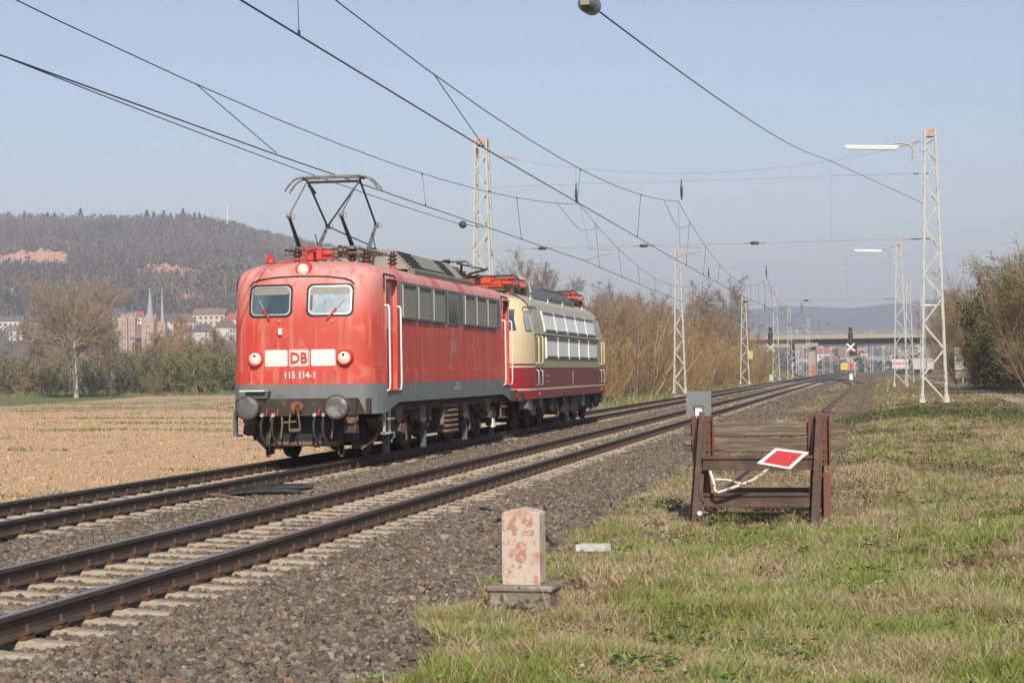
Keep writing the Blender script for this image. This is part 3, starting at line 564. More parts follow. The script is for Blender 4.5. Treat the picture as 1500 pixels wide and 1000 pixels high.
MB().lathe((-.74, -.28, .17), (0, -1, 0), [(0, .03), (.02, .04), (.05, .02)], 10).build('pale_bolt', m_white, bs)
sg_ = thing('stop_signal', 'red and white board toppled on its bent rusty pole against the buffer stop', 'signal', (-1.40, 25.42, -.36))
m_rw = material('flaking_white', (.66, .62, .55), .6, layers=[(16, (.33, .14, .07), .56, .6)])
MB().tube([(-.60, .0, .72), (-.56, .0, .6), (-.535, .0, .46), (-.49, -.02, .44), (-.227, -.04, .53), (-.03, -.06, .61), (.08, -.08, .69), (.20, -.09, .79), (.30, -.10, .84)], .022, 8).build('pole', m_rw, sg_)
MB().tube([(-.53, .0, .61), (-.36, -.01, .60), (-.20, -.03, .555)], .016, 6).build('brace', m_rw, sg_)
cr = [Vector(p) for p in ((.01, -.16, .82), (.25, -.12, 1.01), (.67, -.10, .955), (.43, -.14, .74))]
c_ = sum(cr, Vector())/4; nrm = (cr[1]-cr[0]).cross(cr[3]-cr[0]).normalized(); nrm = nrm if nrm.y < 0 else -nrm
off = Vector((0, 0, 0))
def plate(k, d0, d1): P = [c_+off+(p-c_)*k+nrm*d0 for p in cr]; Q = [c_+off+(p-c_)*k+nrm*d1 for p in cr]; return MB().add(P+Q, [(0, 1, 2, 3), (4, 5, 6, 7), (0, 1, 5, 4), (1, 2, 6, 5), (2, 3, 7, 6), (3, 0, 4, 7)])
bd = plate(1., 0, .02).build('board', m_white, sg_); plate(.76, .021, .026).build('red_field', material('signal_red', (.50, .016, .03), .5, layers=[(5, (.42, .02, .03), .5, .7)]), bd)
gp = thing('grey_sign', 'square galvanised sign seen from behind on a short white post', 'sign', (-2.24, 26.75, -.36))
MB().box((-.0, 0, 1.56), (.335, .012, .34), rot=Matrix.Rotation(.02, 3, 'Y')).build('sign_plate', material('galvanised_back', (.22, .235, .24), .5, .5, layers=[(14, (.33, .34, .345), .6, .68)]), gp)
mb = MB(); mb.box((0, -.02, 1.52), (.14, .03, .05)); mb.build('clamp', m_band, gp)
mb = MB(); mb.box((-.0, -.03, .75), (.09, .05, 1.5)); mb.build('post', m_white, gp)

# ---------------------------------------------------------------- hectometre stone
m_hs = material('flaking_limewash', (.53, .44, .37), .9, layers=[(14, (.46, .25, .16), .54, .62, 8), (5, (.46, .26, .18), .52, .7), ('z', .10, -.02, (.45, .27, .19))], bump=(45, .6, .01))
m_base = material('mossy_concrete', (.22, .18, .14), .95, layers=[(7, (.33, .28, .22), .5, .65), (13, (.10, .09, .04), .56, .66)], bump=(30, .9, .02))
m_ink = material('faded_numerals', (.44, .22, .14), .9, layers=[(16, (.54, .42, .33), .52, .62)])
hs = thing('distance_stone', 'flaking white distance stone reading 42 over 8 on a mossy concrete foot', 'stone', (-2.90, 16.6, -.36), R_(-4))
hp = [(-.165, 0), (.165, 0), (.165, .60), (.135, .62), (0, .645), (-.135, .62), (-.165, .60)]
mb = MB(); mb.prism([(x, z+.22) for x, z in hp], 1, -.105, .105); st = mb.build('pillar', m_hs, hs, .012); st.rotation_euler = (0, 0, 0)
tx = [text_part('numeral', ch, sz, m_ink, hs, at4(x, -.1065, z) @ FACE_Y, .012, .0035, sx_) for ch, x, z, sz, sx_ in (('4', -.07, .715, .21, .8), ('2', .065, .715, .21, .9), ('8', .0, .485, .22, .85))]
mb = MB(); mb.box((0, .0, .02), (.54, .42, .34)); mb.box((0, .0, .19), (.58, .46, .06)); mb.build('concrete_foot', m_base, hs, .02)

# ---------------------------------------------------------------- small things lying about
m_wslab = material('pale_slab', (.58, .56, .52), .85, layers=[(6, (.45, .42, .38), .5, .7)])
cb = thing('rubber_mat', 'folded pile of black rubber strips lying between the tracks', 'mat', (-9.25, 29.6, -.19), R_(10))
for k in range(9):
    mb = MB(); pts = []; 
    for j in range(9): t = j/8; pts.append((-.55+1.05*t+.03*k*(t > .5), .04*k-.15+.05*math.sin(3*t+k), .02+.035*math.sin(math.pi*t)+.012*(k % 3)+(.06*t if k > 3 else 0)))
    mb.tube(pts, [.02, .03, .035, .035, .04, .045, .045, .04, .03], 5); mb.build('strip', m_black, cb)
tag(MB().tube([(-10.1, 28.9, -.2), (-9.9, 28.9, -.15), (-9.6, 28.7, -.15), (-9.4, 28.6, -.2)], .03, 6).build('cable_offcut', m_brown), 'bent brown cable stub beside the black rubber strips', 'cable')
tag(MB().tube([(-5.4, 27.0, -.27), (-5.2, 26.5, -.19), (-4.8, 25.7, -.21), (-4.2, 24.3, -.25), (-3.8, 23.2, -.27), (-3.6, 22.5, -.33)], .02, 7).build('black_pipe', m_black), 'black plastic pipe lying behind the distance stone', 'pipe')
tag(MB().prism([(-.19, -.1), (-.13, .1), (.15, .12), (.19, .0), (.14, -.12)], 2, 0, .07).build('concrete_slab', m_wslab, None, .01), 'small pale broken slab in the grass right of the distance stone', 'slab').location = (-2.95, 21.3, -.29)
tag(MB().tube([(-1.9, 11.4, -.33), (-1.75, 11.55, -.22), (-1.62, 11.6, -.2)], .012, 5).build('broken_stick', m_rust), 'short reddish broken stick in the front grass', 'stick')
tag(MB().box((0, 0, 0), (.018, .02, .14), taper=.8).build('red_peg', m_redclean), 'tiny red peg in the grass below the distance stone', 'peg').location = (-2.42, 13.6, -.29)
tag(MB().box((0, 0, .35), (.1, .08, .8), rot=Matrix.Rotation(.12, 3, 'Y')).build('short_post', m_foot), 'short grey leaning post left of the nearest right mast', 'post').location = (1.25, 118, .25)
tag(MB().box((0, 0, .05), (.35, .25, .12), taper=.7).build('pale_rock', m_foot, None, .02), 'pale yellowish rock beside the ballast edge', 'rock').location = (-2.9, 68, -.2)

# ---------------------------------------------------------------- signals, bridge and what stands under it
m_sb = material('signal_black', (.02, .02, .022), .5)
def cross_signal(x, y, z, label, red=False):
    t = thing('light_signal', label, 'signal', (x, y, z), 0, 'light signals beside the line')
    MB().box((0, 0, .4), (.55, .5, 1.1)).build('base_box', m_white, t); MB().tube([(0, 0, .5), (0, 0, 5.2)], .09, 8).build('pole', m_arm, t); MB().box((0, -.05, 2.0), (.16, .2, 1.3)).build('cable_duct', m_sb, t)
    hd = MB().box((0, -.05, 6.8), (.75, .3, 2.0)).build('signal_head', m_sb, t, .05); MB().box((0, -.05, 8.25), (.6, .3, .7)).build('route_indicator', m_sb, t)
    for zz in (7.4, 6.8, 6.2): MB().lathe((0, -.2, zz), (0, -1, 0), [(0, .16), (.25, .16), (.26, .1)], 10).build('lamp_hood', m_band, hd)
    MB().bar((-.62, -.3, 4.75), (.62, -.3, 5.95), .28, .04, up=(0, 1, 0)).build('cross_arm', m_white, t); MB().bar((-.62, -.34, 5.95), (.62, -.34, 4.75), .28, .04, up=(0, 1, 0)).build('cross_arm', m_white, t); MB().box((0, 0, 4.3), (.5, .3, .8)).build('lower_head', m_sb, t)
    return t
cross_signal(-15.0, 318, -.3, 'light signal with a white cross left of the running tracks')
cross_signal(-2.45, 330, -.3, 'light signal with a white cross beside the siding, in front of the bridge')
m_lit = bpy.data.materials.new('red_lamp'); m_lit.use_nodes = True; _b = m_lit.node_tree.nodes['Principled BSDF']; _b.inputs['Base Color'].default_value = (.6, .02, .02, 1); _b.inputs['Emission Color'].default_value = (1, .06, .08, 1); _b.inputs['Emission Strength'].default_value = .8
def red_signal(x, y, label, tilt):
    t = thing('light_signal', label, 'signal', (x, y, 0), 0, 'light signals beside the line'); MB().tube([(0, 0, 0), (0, 0, 3.8)], .1, 8).build('pole', m_rw, t)
    MB().box((0, 0, 5.4), (.95, .35, 2.7)).build('signal_head', m_sb, t, .05); MB().lathe((.05, -.2, 5.1), (0, -1, 0), [(0, .26), (.05, .24)], 14).build('red_light', m_lit, t)
    MB().box((tilt, 0, 3.3), (.9, .35, .55), rot=Matrix.Rotation(-.5, 3, 'Y')).build('speed_indicator', m_sb, t); MB().lathe((0, -.1, 2.5), (0, -1, 0), [(0, .2), (.04, .18)], 10).build('round_plate', m_white, t)
red_signal(-14.6, 402, 'signal showing red on the left, in front of the bridge approach', .2)
red_signal(-2.2, 400, 'signal showing red directly behind the right white cross signal', .35)

m_bc = material('bridge_concrete', (.38, .33, .27), .85, layers=[((.3, 3, 3), (.30, .26, .21), .5, .7)])
m_bg = material('bridge_girder', (.075, .085, .08), .8, layers=[((.2, 2, 2), (.17, .18, .165), .5, .7)])
br = thing('road_bridge', 'long concrete road bridge crossing above the railway', 'bridge', (0, 500, 0))
mb = MB(); mb.box((20, 0, 9.0), (150, 11, .5)); mb.box((20, -5.6, 9.45), (150, .3, 1.1)); mb.build('deck', m_bc, br)
MB().box((30, -3.0, 8.2), (88, 1.0, 1.25)).build('girder', m_bg, br); MB().box((30, -3.1, 7.45), (88, 1.4, .26)).build('girder_flange', m_bc, br); MB().box((30, 4.6, 8.0), (88, 1.0, 1.5)).build('girder', m_bg, br)
MB().box((-33, -3.4, 8.3), (40, 1.0, .95)).build('girder', m_bc, br); MB().box((-33, -4.9, 7.35), (40, 1.4, .9)).build('girder_flange', m_bc, br)
MB().box((-13.2, 0, 3.2), (1.8, 8, 8.6)).build('pier', m_bc, br); MB().box((-13.2, -.2, 7.5), (3.2, 10.5, .9)).build('pier_head', m_bc, br); MB().box((-13.0, -4.05, .9), (1.5, .3, 3.2)).build('brick_facing', material('brick_orange', (.45, .16, .08), .9), br)
MB().box((27.5, 0, 3.2), (1.8, 8, 8.6)).build('pier', m_bc, br); 
mb = MB()
for k in range(75): mb.box((-54+2*k, -5.6, 10.5), (.08, .08, 1.0))
for z in (10.35, 10.65, 10.98): mb.box((20, -5.6, z), (148, .06, .07))
mb.build('railing', m_bc, br)
m_bank = material('bank_grass', (.13, .12, .05), 1., layers=[(.3, (.20, .15, .085), .45, .6), (2, (.09, .10, .035), .5, .7)], spec=.1)
bk = MB(); bk.prism([(-1.2, -60), (-1.2, -15), (8.4, -31), (8.4, -60)][::1], 1, 488, 512) if False else None
v = [(-15.2, 490, -1), (-15.2, 512, -1), (-33, 494, 8.2), (-33, 507, 8.2), (-75, 494, 8.6), (-75, 507, 8.6), (-75, 474, -1), (-33, 474, -1), (-19, 478, -1), (-75, 530, -1), (-33, 530, -1)]
tag(MB().add(v, [(0, 2, 7, 8), (0, 1, 3, 2), (2, 3, 5, 4), (2, 4, 6, 7), (1, 10, 3), (3, 10, 9, 5)]).build('embankment', m_bank), kind='structure')
def pole_mast(x, y, h, label): mast('lattice_mast', x, y, -.2, h, .7, .35, label, 'far masts beyond the bridge', 7, .13)
for k, (x, y, h) in enumerate(((-19, 560, 13), (-20, 640, 12.5), (-12, 700, 13.5), (1.5, 560, 12), (0, 640, 13), (6, 700, 12), (10, 600, 12.5), (17, 560, 12), (-16, 760, 14), (-8, 820, 14), (-4, 900, 14), (3, 860, 13), (8, 940, 13), (-22, 900, 14), (-27, 820, 13))):
    pole_mast(x, y, h, ['pale far mast beyond the bridge, left of its pier', 'pale far mast beyond the bridge, just right of its pier', 'pale far mast beyond the bridge above the yellow vehicle', 'pale far mast beyond the bridge, right of the white cross signals', 'paired pale far mast in the middle of the bridge opening', 'pale far mast beyond the bridge next to the right masts', 'pale far mast under the right part of the bridge', 'pale far mast at the right end of the bridge'][k] if k < 8 else ['hazy thin mast far behind the bridge pier', 'hazy thin mast far behind the yellow vehicle', 'hazy thin mast just left of the right cross signal, far off', 'hazy thin mast beyond the siding end', 'hazy thin mast far off towards the second right mast', 'hazy thin mast far left in the bridge opening', 'hazy thin mast at the left edge of the bridge opening'][k-8])
yt = thing('work_train', 'small yellow railway vehicle facing the camera beyond the bridge', 'rail vehicle', (-8.6, 800, 0)); m_yel = material('yellow_paint', (.75, .50, .08), .5)
MB().box((0, 4, 2.2), (2.9, 9, 2.8)).build('body', m_yel, yt, .1); MB().box((0, -.55, 2.9), (2.3, .12, .9)).build('windscreen', m_yel, yt); MB().box((0, 3, .75), (2.5, 6, .5)).build('underframe', m_dark, yt); MB().box((2.6, 10, 2.2), (2.2, 6, 3.2)).build('trailer', material('pink_red', (.55, .2, .17), .7), yt)
wc = thing('parked_wagon', 'light green grey railway wagon half hidden behind the nearest right mast', 'wagon', (7.6, 150, .3)); m_wg = material('wagon_grey', (.40, .44, .38), .6, layers=[(1, (.34, .37, .32), .5, .7)])
MB().box((0, 0, 1.9), (2.4, 3, 1.7)).build('body', m_wg, wc, .06); MB().box((.15, -1.52, 2.25), (1.2, .02, .35)).build('white_panel', m_white, wc); MB().box((0, 0, .75), (2.3, 2.8, .5)).build('underframe', m_foot, wc); MB().tube([(-.6, -1.3, .6), (-.6, -1.3, 0)], .08, 6).build('leg', m_arm, wc); MB().tube([(.6, -1.3, .6), (.6, -1.3, 0)], .08, 6).build('leg', m_arm, wc)
for k, (x, y, w, h, z, c, st_) in enumerate(((6.7, 400, 3.2, 1.9, 1.6, (.62, .58, .56), 1), (11.2, 400, 4.0, 2.2, 1.4, (.55, .47, .43), 0))):
    t = thing('goods_shed', ['small white container with a red stripe between the second right mast legs', 'pale pinkish container beyond the right masts'][k], 'container', (x, y, 0)); MB().box((0, 2, z+h/2-.2), (w, 4, h)).build('body', material('container_paint', c, .6, layers=[(1.5, tuple(q*.8 for q in c), .5, .7)]), t)
    if st_: MB().box((0, -.02, z+.8), (w, .05, .25)).build('red_stripe', m_redclean, t)
    MB().box((0, 2, .55), (w-.6, 3, 1.1)).build('support', m_dark, t)
# ---------------------------------------------------------------- body shells
class Shell:
    """closed plan outlines stacked in height; fp = front half-outline at full width, LEN = length over buffers"""
    def __init__(s, fp, ys, LEN, W, rows): s.fp = fp; s.ys = ys; s.L = LEN; s.W = W; s.rows = rows
    def half(s, z):
        w = np.interp(z, [r[0] for r in s.rows], [r[1] for r in s.rows]); sh = np.interp(z, [r[0] for r in s.rows], [r[2] for r in s.rows])
        pts = [(x/s.W*w, y+sh*max(0., 1-(y-s.fp[0][1])/3.)) for x, y in s.fp]+[(w, y) for y in s.ys]
        return pts
    def outline(s, z):
        h = s.half(z); full = h+[(x, s.L-y) for x, y in h[::-1]]
        return full+[(-x, y) for x, y in full[::-1][1:-1]]
    def fy(s, x, z):
        h = [p for p in s.half(z)][:len(s.fp)]; return float(np.interp(abs(x), [p[0] for p in h], [p[1] for p in h]))
    def shell(s, mats, matf, bottom=None, skip=None, name='body', parent=None, sm=True):
        mb = MB(); zs = [r[0] for r in s.rows]; n = len(s.outline(zs[0]))
        for i, z in enumerate(zs):
            for x, y in s.outline(z):
                zz = bottom(x, y) if (i == 0 and bottom) else z; mb.v.append((x, y, zz))
        for i in range(len(zs)-1):
            for k in range(n):
                k2 = (k+1) % n; a = mb.v[i*n+k]; b = mb.v[i*n+k2]; c = ((a[0]+b[0])/2, (a[1]+b[1])/2, (zs[i]+zs[i+1])/2)
                if skip and skip(*c): continue
                mb.f.append([i*n+k, i*n+k2, (i+1)*n+k2, (i+1)*n+k]); mb.m.append(matf(*c)); mb.sm.append(sm)
        top = (len(zs)-1)*n; m2 = n//2
        for k in range(0, m2-1): mb.f.append([top+k, top+k+1, top+(n-k-1) % n, top+(n-k) % n]) ; mb.m.append(matf(0, 8, 9)); mb.sm.append(sm)
        o = mb.build(name, mats, parent)
        e = o.modifiers.new('edges', 'EDGE_SPLIT'); e.split_angle = R_(32)
        return o
    def patch(s, mb, x0, x1, z0, z1, rad, off, mi=0, hole=0., n=5):      # rounded rectangle lying on the front, optionally only its rim
        def ring(e, o_):
            pts = []; r = max(rad-e*.5, .01); a0, a1, b0, b1 = x0+e, x1-e, z0+e, z1-e
            for cx, cz, st in ((a1-r, b1-r, 0), (a0+r, b1-r, 90), (a0+r, b0+r, 180), (a1-r, b0+r, 270)):
                for k in range(n+1): t = R_(st+90*k/n); pts.append((cx+r*math.cos(t), cz+r*math.sin(t)))
            q = []
            for k in range(len(pts)):
                a, b = pts[k], pts[(k+1) % len(pts)]; m_ = 1+int(math.dist(a, b)/.09)
                q += [(a[0]+(b[0]-a[0])*j/m_, a[1]+(b[1]-a[1])*j/m_) for j in range(m_)]
            return [(x, s.fy(x, z)-o_, z) for x, z in q]
        A = ring(0, -.01); B = ring(0, off); N = len(A)
        st = lambda P, Q, sm=False: mb.add(P+Q, [(k, (k+1) % N, N+(k+1) % N, N+k) for k in range(N)], mi, sm)
        st(A, B)
        if hole:
            cxx, czz = (x0+x1)/2, (z0+z1)/2; kx = 1-2*hole/(x1-x0); kz = 1-2*hole/(z1-z0); sc = lambda o_: [(cxx+(p[0]-cxx)*kx, s.fy(cxx+(p[0]-cxx)*kx, czz+(p[2]-czz)*kz)-o_, czz+(p[2]-czz)*kz) for p in A]
            C = sc(off); D = sc(-.01); st(B, C); st(C, D)
        else:
            xs = np.linspace(x0, x1, 15); vs = []
            for x in xs:
                dx = min(x-x0, x1-x); r = rad; cut = r-math.sqrt(max(r*r-(r-dx)**2, 0)) if dx < r else 0.
                for z in np.linspace(z0+cut, z1-cut, 9): vs.append((x, s.fy(x, z)-off, z))
            mb.add(vs, [(i*9+j, i*9+j+1, i*9+j+10, i*9+j+9) for i in range(14) for j in range(8)], mi, True)
        return mb

def insulator(parent, x, y, z0, h=.32, r=.11, foot=m_insred, n=3, name='insulator'):
    mb = MB(); pr = [(0, r*.5)]
    for k in range(n): a = .06+(h-.1)*k/n; b = (h-.1)/n; pr += [(a, r*.5), (a+b*.35, r), (a+b*.55, r), (a+b*.75, r*.5)]
    pr += [(h, r*.4)]; mb.lathe((x, y, z0), (0, 0, 1), pr, 12); o = mb.build(name, m_ins, parent)
    MB().lathe((x, y, z0-.07), (0, 0, 1), [(0, r*.8), (.05, r*.75), (.13, r*.45)], 8).build('insulator_foot', foot, o)
    return o
def bogie(parent, yc, ys, r, side=1.0):
    for y in ys:
        for s_ in (-1, 1):
            mb = MB(); mb.wheel((s_*.75, yc+y, r), r, .14); mb.build('wheel', m_dark, parent)
        MB().tube([(-.7, yc+y, r), (.7, yc+y, r)], .09, 8).build('axle', m_dark, parent)
def thing_part(name, parent):
    o = bpy.data.objects.new(name, None); COL.objects.link(o); o.parent = parent; o.empty_display_size = .1; return o

# ---------------------------------------------------------------- the red locomotive
A = thing('electric_locomotive', 'faded red electric locomotive with grey skirt and raised pantograph, leading the pair', 'locomotive', (T2, 35.97, 0))
LA = 16.49
fpA = [(0, .58), (.3, .592), (.6, .625), (.9, .685), (1.13, .745), (1.26, .80), (1.36, .90), (1.43, 1.05), (1.485, 1.25), (1.52, 1.52)]
ysA = [2.42, 2.7, 5.0, 8.245]
rowsA = [(.9, 1.52, 0), (1.22, 1.52, 0), (1.35, 1.52, 0), (1.485, 1.52, 0), (1.755, 1.52, 0), (1.76, 1.497, .03), (2.3, 1.497, .03), (2.74, 1.497, .045), (3.1, 1.495, .10), (3.4, 1.49, .165), (3.53, 1.48, .20), (3.62, 1.45, .25), (3.69, 1.40, .31), (3.75, 1.32, .40), (3.80, 1.2, .52), (3.85, 1.02, .75), (3.90, .75, 1.15), (3.935, .4, 1.7)]
shA = Shell(fpA, ysA, LA, 1.52, rowsA)
def botA(x, y):
    yy = min(y, LA-y)
    if yy < .75 and abs(x) < 1.16: return 1.2
    return float(np.interp(yy, [0, 1.2, 1.5, 2.0, 2.5, 20], [.9, .9, .93, 1.04, 1.1, 1.1])) if abs(x) > 1.3 else .9
def skipA(x, y, z):
    yy = min(y, LA-y); return (abs(x) > 1.3 and 1.52 < yy < 2.42 and 1.35 < z < 3.53)
body = shA.shell([m_red, m_grey, m_band], lambda x, y, z: (1 if z < 1.485 else 2 if (abs(x) > 1.3 and 2.7 < y < LA-2.7 and 2.74 < z < 3.53) else 0), botA, skipA, 'body', A)
body['label'] = 'red body shell with chalky pink roof edge and grey skirt'
MB().box((0, LA/2, 1.05), (2.7, LA-1.6, .3)).build('underframe', m_dark, A)
for sx in (-1, 1):
    for front in (0, 1):
        Y = (lambda y: LA-y) if front else (lambda y: y)
        mb = MB(); y0, y1 = sorted((Y(1.52), Y(2.42))); xi = sx*1.405; xo = sx*1.50; yc = (y0+y1)/2
        for z0, z1, ya, yb in ((1.35, 3.53, y0-.02, y0), (1.35, 3.53, y1, y1+.02)): mb.box(((xi+xo)/2, (ya+yb)/2, (z0+z1)/2), (abs(xo-xi)+.02, .02, z1-z0))
        mb.box((xi, yc, 2.44), (.03, .9, 2.18)); mb.box(((xi+xo)/2, yc, 3.53), (.2, .9, .02)); mb.box(((xi+xo)/2, yc, 1.34), (.2, .9, .02))
        d = mb.build('door', m_red, A)
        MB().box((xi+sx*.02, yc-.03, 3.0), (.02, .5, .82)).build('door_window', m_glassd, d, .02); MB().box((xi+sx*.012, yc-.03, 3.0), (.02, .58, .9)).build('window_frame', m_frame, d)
        MB().box((xi+sx*.03, yc-.3, 2.2), (.05, .14, .03)).build('handle', m_frame, d)
        for yy in (y0-.03, y1+.03):
            ks = 1. if sx > 0 else .965; MB().tube([(sx*1.44, yy, 3.0), (sx*1.56*ks, yy, 3.0), (sx*1.575*ks, yy, 2.95), (sx*1.58*ks, yy, 1.5), (sx*1.57*ks, yy, 1.36), (sx*1.5, yy, 1.33)], .021, 6).build('handrail', m_white, A)
        mb = MB()
        ob = [(y0-.07, 3.3), (y0-.07, 3.52), (y0+.03, 3.62), (y1-.03, 3.62), (y1+.07, 3.52), (y1+.07, 3.3)]
        mb.tube([(sx*(1.49 if z < 3.6 else 1.455), y, z) for y, z in ob], .018, 5); mb.build('door_gutter', m_black, A)
        # steps under the door
        mb = MB()
        for yy in (yc-.2, yc+.2): mb.box((sx*1.38, yy, .78), (.05, .05, .62))
        for z in (.5, .78, 1.03): mb.box((sx*1.4, yc, z), (.18, .45, .03))
        mb.build('step_ladder', m_frame if not front else m_brown, A)
    # window band of the machine room
    span = [(2.78, 3.98), (4.22, 5.44), (5.68, 6.86), (7.36, 8.42), (9.07, 10.25), (10.47, 11.66), (11.88, 13.1)]
    for j, (a, b) in enumerate(span):
        if j == 3:
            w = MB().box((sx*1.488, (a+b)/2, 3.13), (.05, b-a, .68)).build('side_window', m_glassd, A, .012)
            mb = MB()
            for c, dd in (((a+b)/2, (b-a+.08, .05)),): mb.box((sx*1.49, c, 3.49), (.06, dd[0], .04)); mb.box((sx*1.49, c, 2.77), (.06, dd[0], .04)); mb.box((sx*1.49, a-.02, 3.13), (.06, .04, .68)); mb.box((sx*1.49, b+.02, 3.13), (.06, .04, .68))
            mb.build('frame', m_band, w)
        else:
            p = MB().box((sx*1.49, (a+b)/2, 3.13), (.05, b-a-.06, .64)).build('louvre', m_louv, A)
            mb = MB()
            for z in (3.475, 2.785): mb.box((sx*1.5, (a+b)/2, z), (.09, b-a+.02, .045))
            for y in (a, b): mb.box((sx*1.5, y, 3.13), (.09, .045, .69))
            mb.build('frame', m_band, p)
            mb = MB(); mb.box((sx*1.53, a-.012, 3.13), (.07, .018, .66)); mb.build('edge_trim', m_frame, p)
# front details
for sg in (-1, 1):
    x0, x1 = sorted((sg*.14, sg*1.045)); fr = shA.patch(MB(), x0, x1, 2.78, 3.42, .12, .012, hole=.035).build('windscreen_frame', m_black, A)
    shA.patch(MB(), x0+.02, x1-.02, 2.80, 3.40, .11, .003).build('glass', m_glassd if sg < 0 else m_glass_refl, fr)
    shA.patch(MB(), x0+.04, x1-.04, 2.82, 3.38, .10, .008, hole=.022).build('inner_frame', m_frame, fr)
    shA.patch(MB(), x0+.07, x1-.07, 3.22, 3.345, .02, .006).build('sun_blind', m_louv, fr); shA.patch(MB(), x0+.07, x0+.12, 2.9, 3.2, .01, .006).build('inner_pillar', m_band, fr)
    bx_ = sg*.42 if sg > 0 else -.52; tx = sg*.83 if sg > 0 else -.78
    w = thing_part('wiper', A); px_, pz_ = (.56, 2.73) if sg > 0 else (-.6, 2.74); qx, qz = (.86, 3.12) if sg > 0 else (-.83, 3.12)
    mid = ((px_*.45+qx*.55), (pz_*.45+qz*.55))
    MB().bar((px_, shA.fy(px_, pz_)-.04, pz_), (mid[0], shA.fy(mid[0], mid[1])-.05, mid[1]), .03).build('wiper_arm', m_redclean, w)
    MB().bar((mid[0], shA.fy(mid[0], mid[1])-.035, mid[1]), (qx, shA.fy(qx, qz)-.03, qz), .016).build('wiper_blade', m_frame, w)
    x = sg*.885; y = shA.fy(x, 1.99); h = MB().lathe((x, y+.03, 1.99), (0, -1, 0), [(0, .165), (.05, .16), (.13, .145), (.14, .13), (.10, .125)], 24).build('headlight', m_redclean, A)
    MB().lathe((x, y-.075, 1.99), (0, -1, 0), [(0, .128), (.01, .126), (.03, .08), (.035, .02)], 20).build('lens', m_lens, h)
    MB().lathe((x-.01, y-.105, 2.04), (0, -1, 0), [(0, .03), (.01, .02)], 8).build('bulb', m_black, h)
    mb = MB(); x0, x1 = sorted((sg*.235, sg*.70)); shA.patch(mb, x0, x1, 1.835, 2.15, .012, .004).build('white_panel', m_white, A)
    x = sg*.875; bf = MB().lathe((x, .05, 1.05), (0, 1, 0), [(0, .20), (.0, .235), (.035, .24), (.045, .23), (.05, .1), (.06, .09), (.25, .09), (.26, .15), (.47, .16)], 24).build('buffer', m_dark, A)
    MB().lathe((x, .052, 1.05), (0, -1, 0), [(0, .215), (.012, .20), (.018, .12), (.02, .01)], 24).build('buffer_head', m_steel, bf)
    MB().box((sg*.875, .5, 1.05), (.42, .05, .33)).build('buffer_plate', m_dark, bf)
shA.patch(MB(), -.205, .205, 1.83, 2.155, .05, .004, hole=.012).build('emblem_rim', m_white, A)
lg = shA.patch(MB(), -.175, .175, 1.855, 2.13, .02, .0045).build('emblem_panel', m_white, A)
text_part('emblem_letters', 'DB', .285, m_redclean, A, at4(0, .575, 1.99) @ FACE_Y, .004, .002, .92)
text_part('running_number', '115 114-1', .175, m_white, A, at4(.02, .571, 1.655) @ FACE_Y, .003, .002, .9)
tl = MB().lathe((.03, shA.fy(0, 3.70)+.12, 3.705), (0, -1, 0), [(0, .16), (.16, .155), (.2, .135), (.205, .12), (.18, .115)], 24).build('top_headlight', m_redclean, A)
MB().lathe((.03, shA.fy(0, 3.70)-.06, 3.705), (0, -1, 0), [(0, .12), (.01, .118), (.03, .07), (.035, .02)], 20).build('lens', m_lens, tl)
mb = MB(); pts = [(-1.04, 3.40), (-.98, 3.47), (-.85, 3.515), (-.5, 3.555), (0, 3.57), (.5, 3.555), (.85, 3.515), (.98, 3.47), (1.04, 3.40)]
mb.tube([(x, shA.fy(x, z)-.012, z) for x, z in pts], .016, 5); mb.build('rain_gutter', m_black, A)
MB().box((-.37, shA.fy(.37, 2.5)-.03, 2.5), (.07, .08, .13)).build('socket_box', m_white, A, .012)
for x, z0, z1 in ((-.47, 2.22, 2.46), (-1.02, 1.60, 1.88)): y = shA.fy(x, z0)-.05; MB().tube([(x+.03, y+.05, z1), (x, y, z1), (x, y, z0), (x-.01, y+.05, z0)], .012, 5).build('hand_grip', m_redclean, A)
for x, z in ((-.39, 2.70), (.66, 2.68)): MB().lathe((x, shA.fy(x, z), z), (0, -1, 0), [(0, .02), (.04, .015)], 6).build('washer_jet', m_frame, A)
st = MB().box((-.86, .42, 1.37), (.5, .22, .025)).build('front_step', m_white, A); MB().box((-.8, .5, 1.29), (.4, .14, .14), taper=1.2).build('step_bracket', m_band, st)
MB().box((0, .55, 1.045), (2.28, .12, .34)).build('buffer_beam', m_dark, A, .008)
mb = MB(); mb.box((0, .38, 1.05), (.1, .28, .1)); mb.tube([(0, .25, 1.1), (0, .17, 1.08), (0, .15, .99), (0, .2, .93)], [.05, .055, .05, .03], 8); mb.lathe((0, .46, 1.05), (0, -1, 0), [(0, .12), (.05, .1), (.06, .05)], 10)
hk = mb.build('draw_hook', m_rust, A); mb = MB(); 
for s_ in (-.05, .07): mb.tube([(s_, .2, 1.02), (s_*1.6, .18, .8), (s_*1.8, .2, .62)], .018, 6)
mb.tube([(-.2, .2, .76), (.05, .2, .78)], .022, 6); mb.box((0.02, .19, .62), (.2, .06, .06)); mb.build('screw_coupling', m_brown, hk)
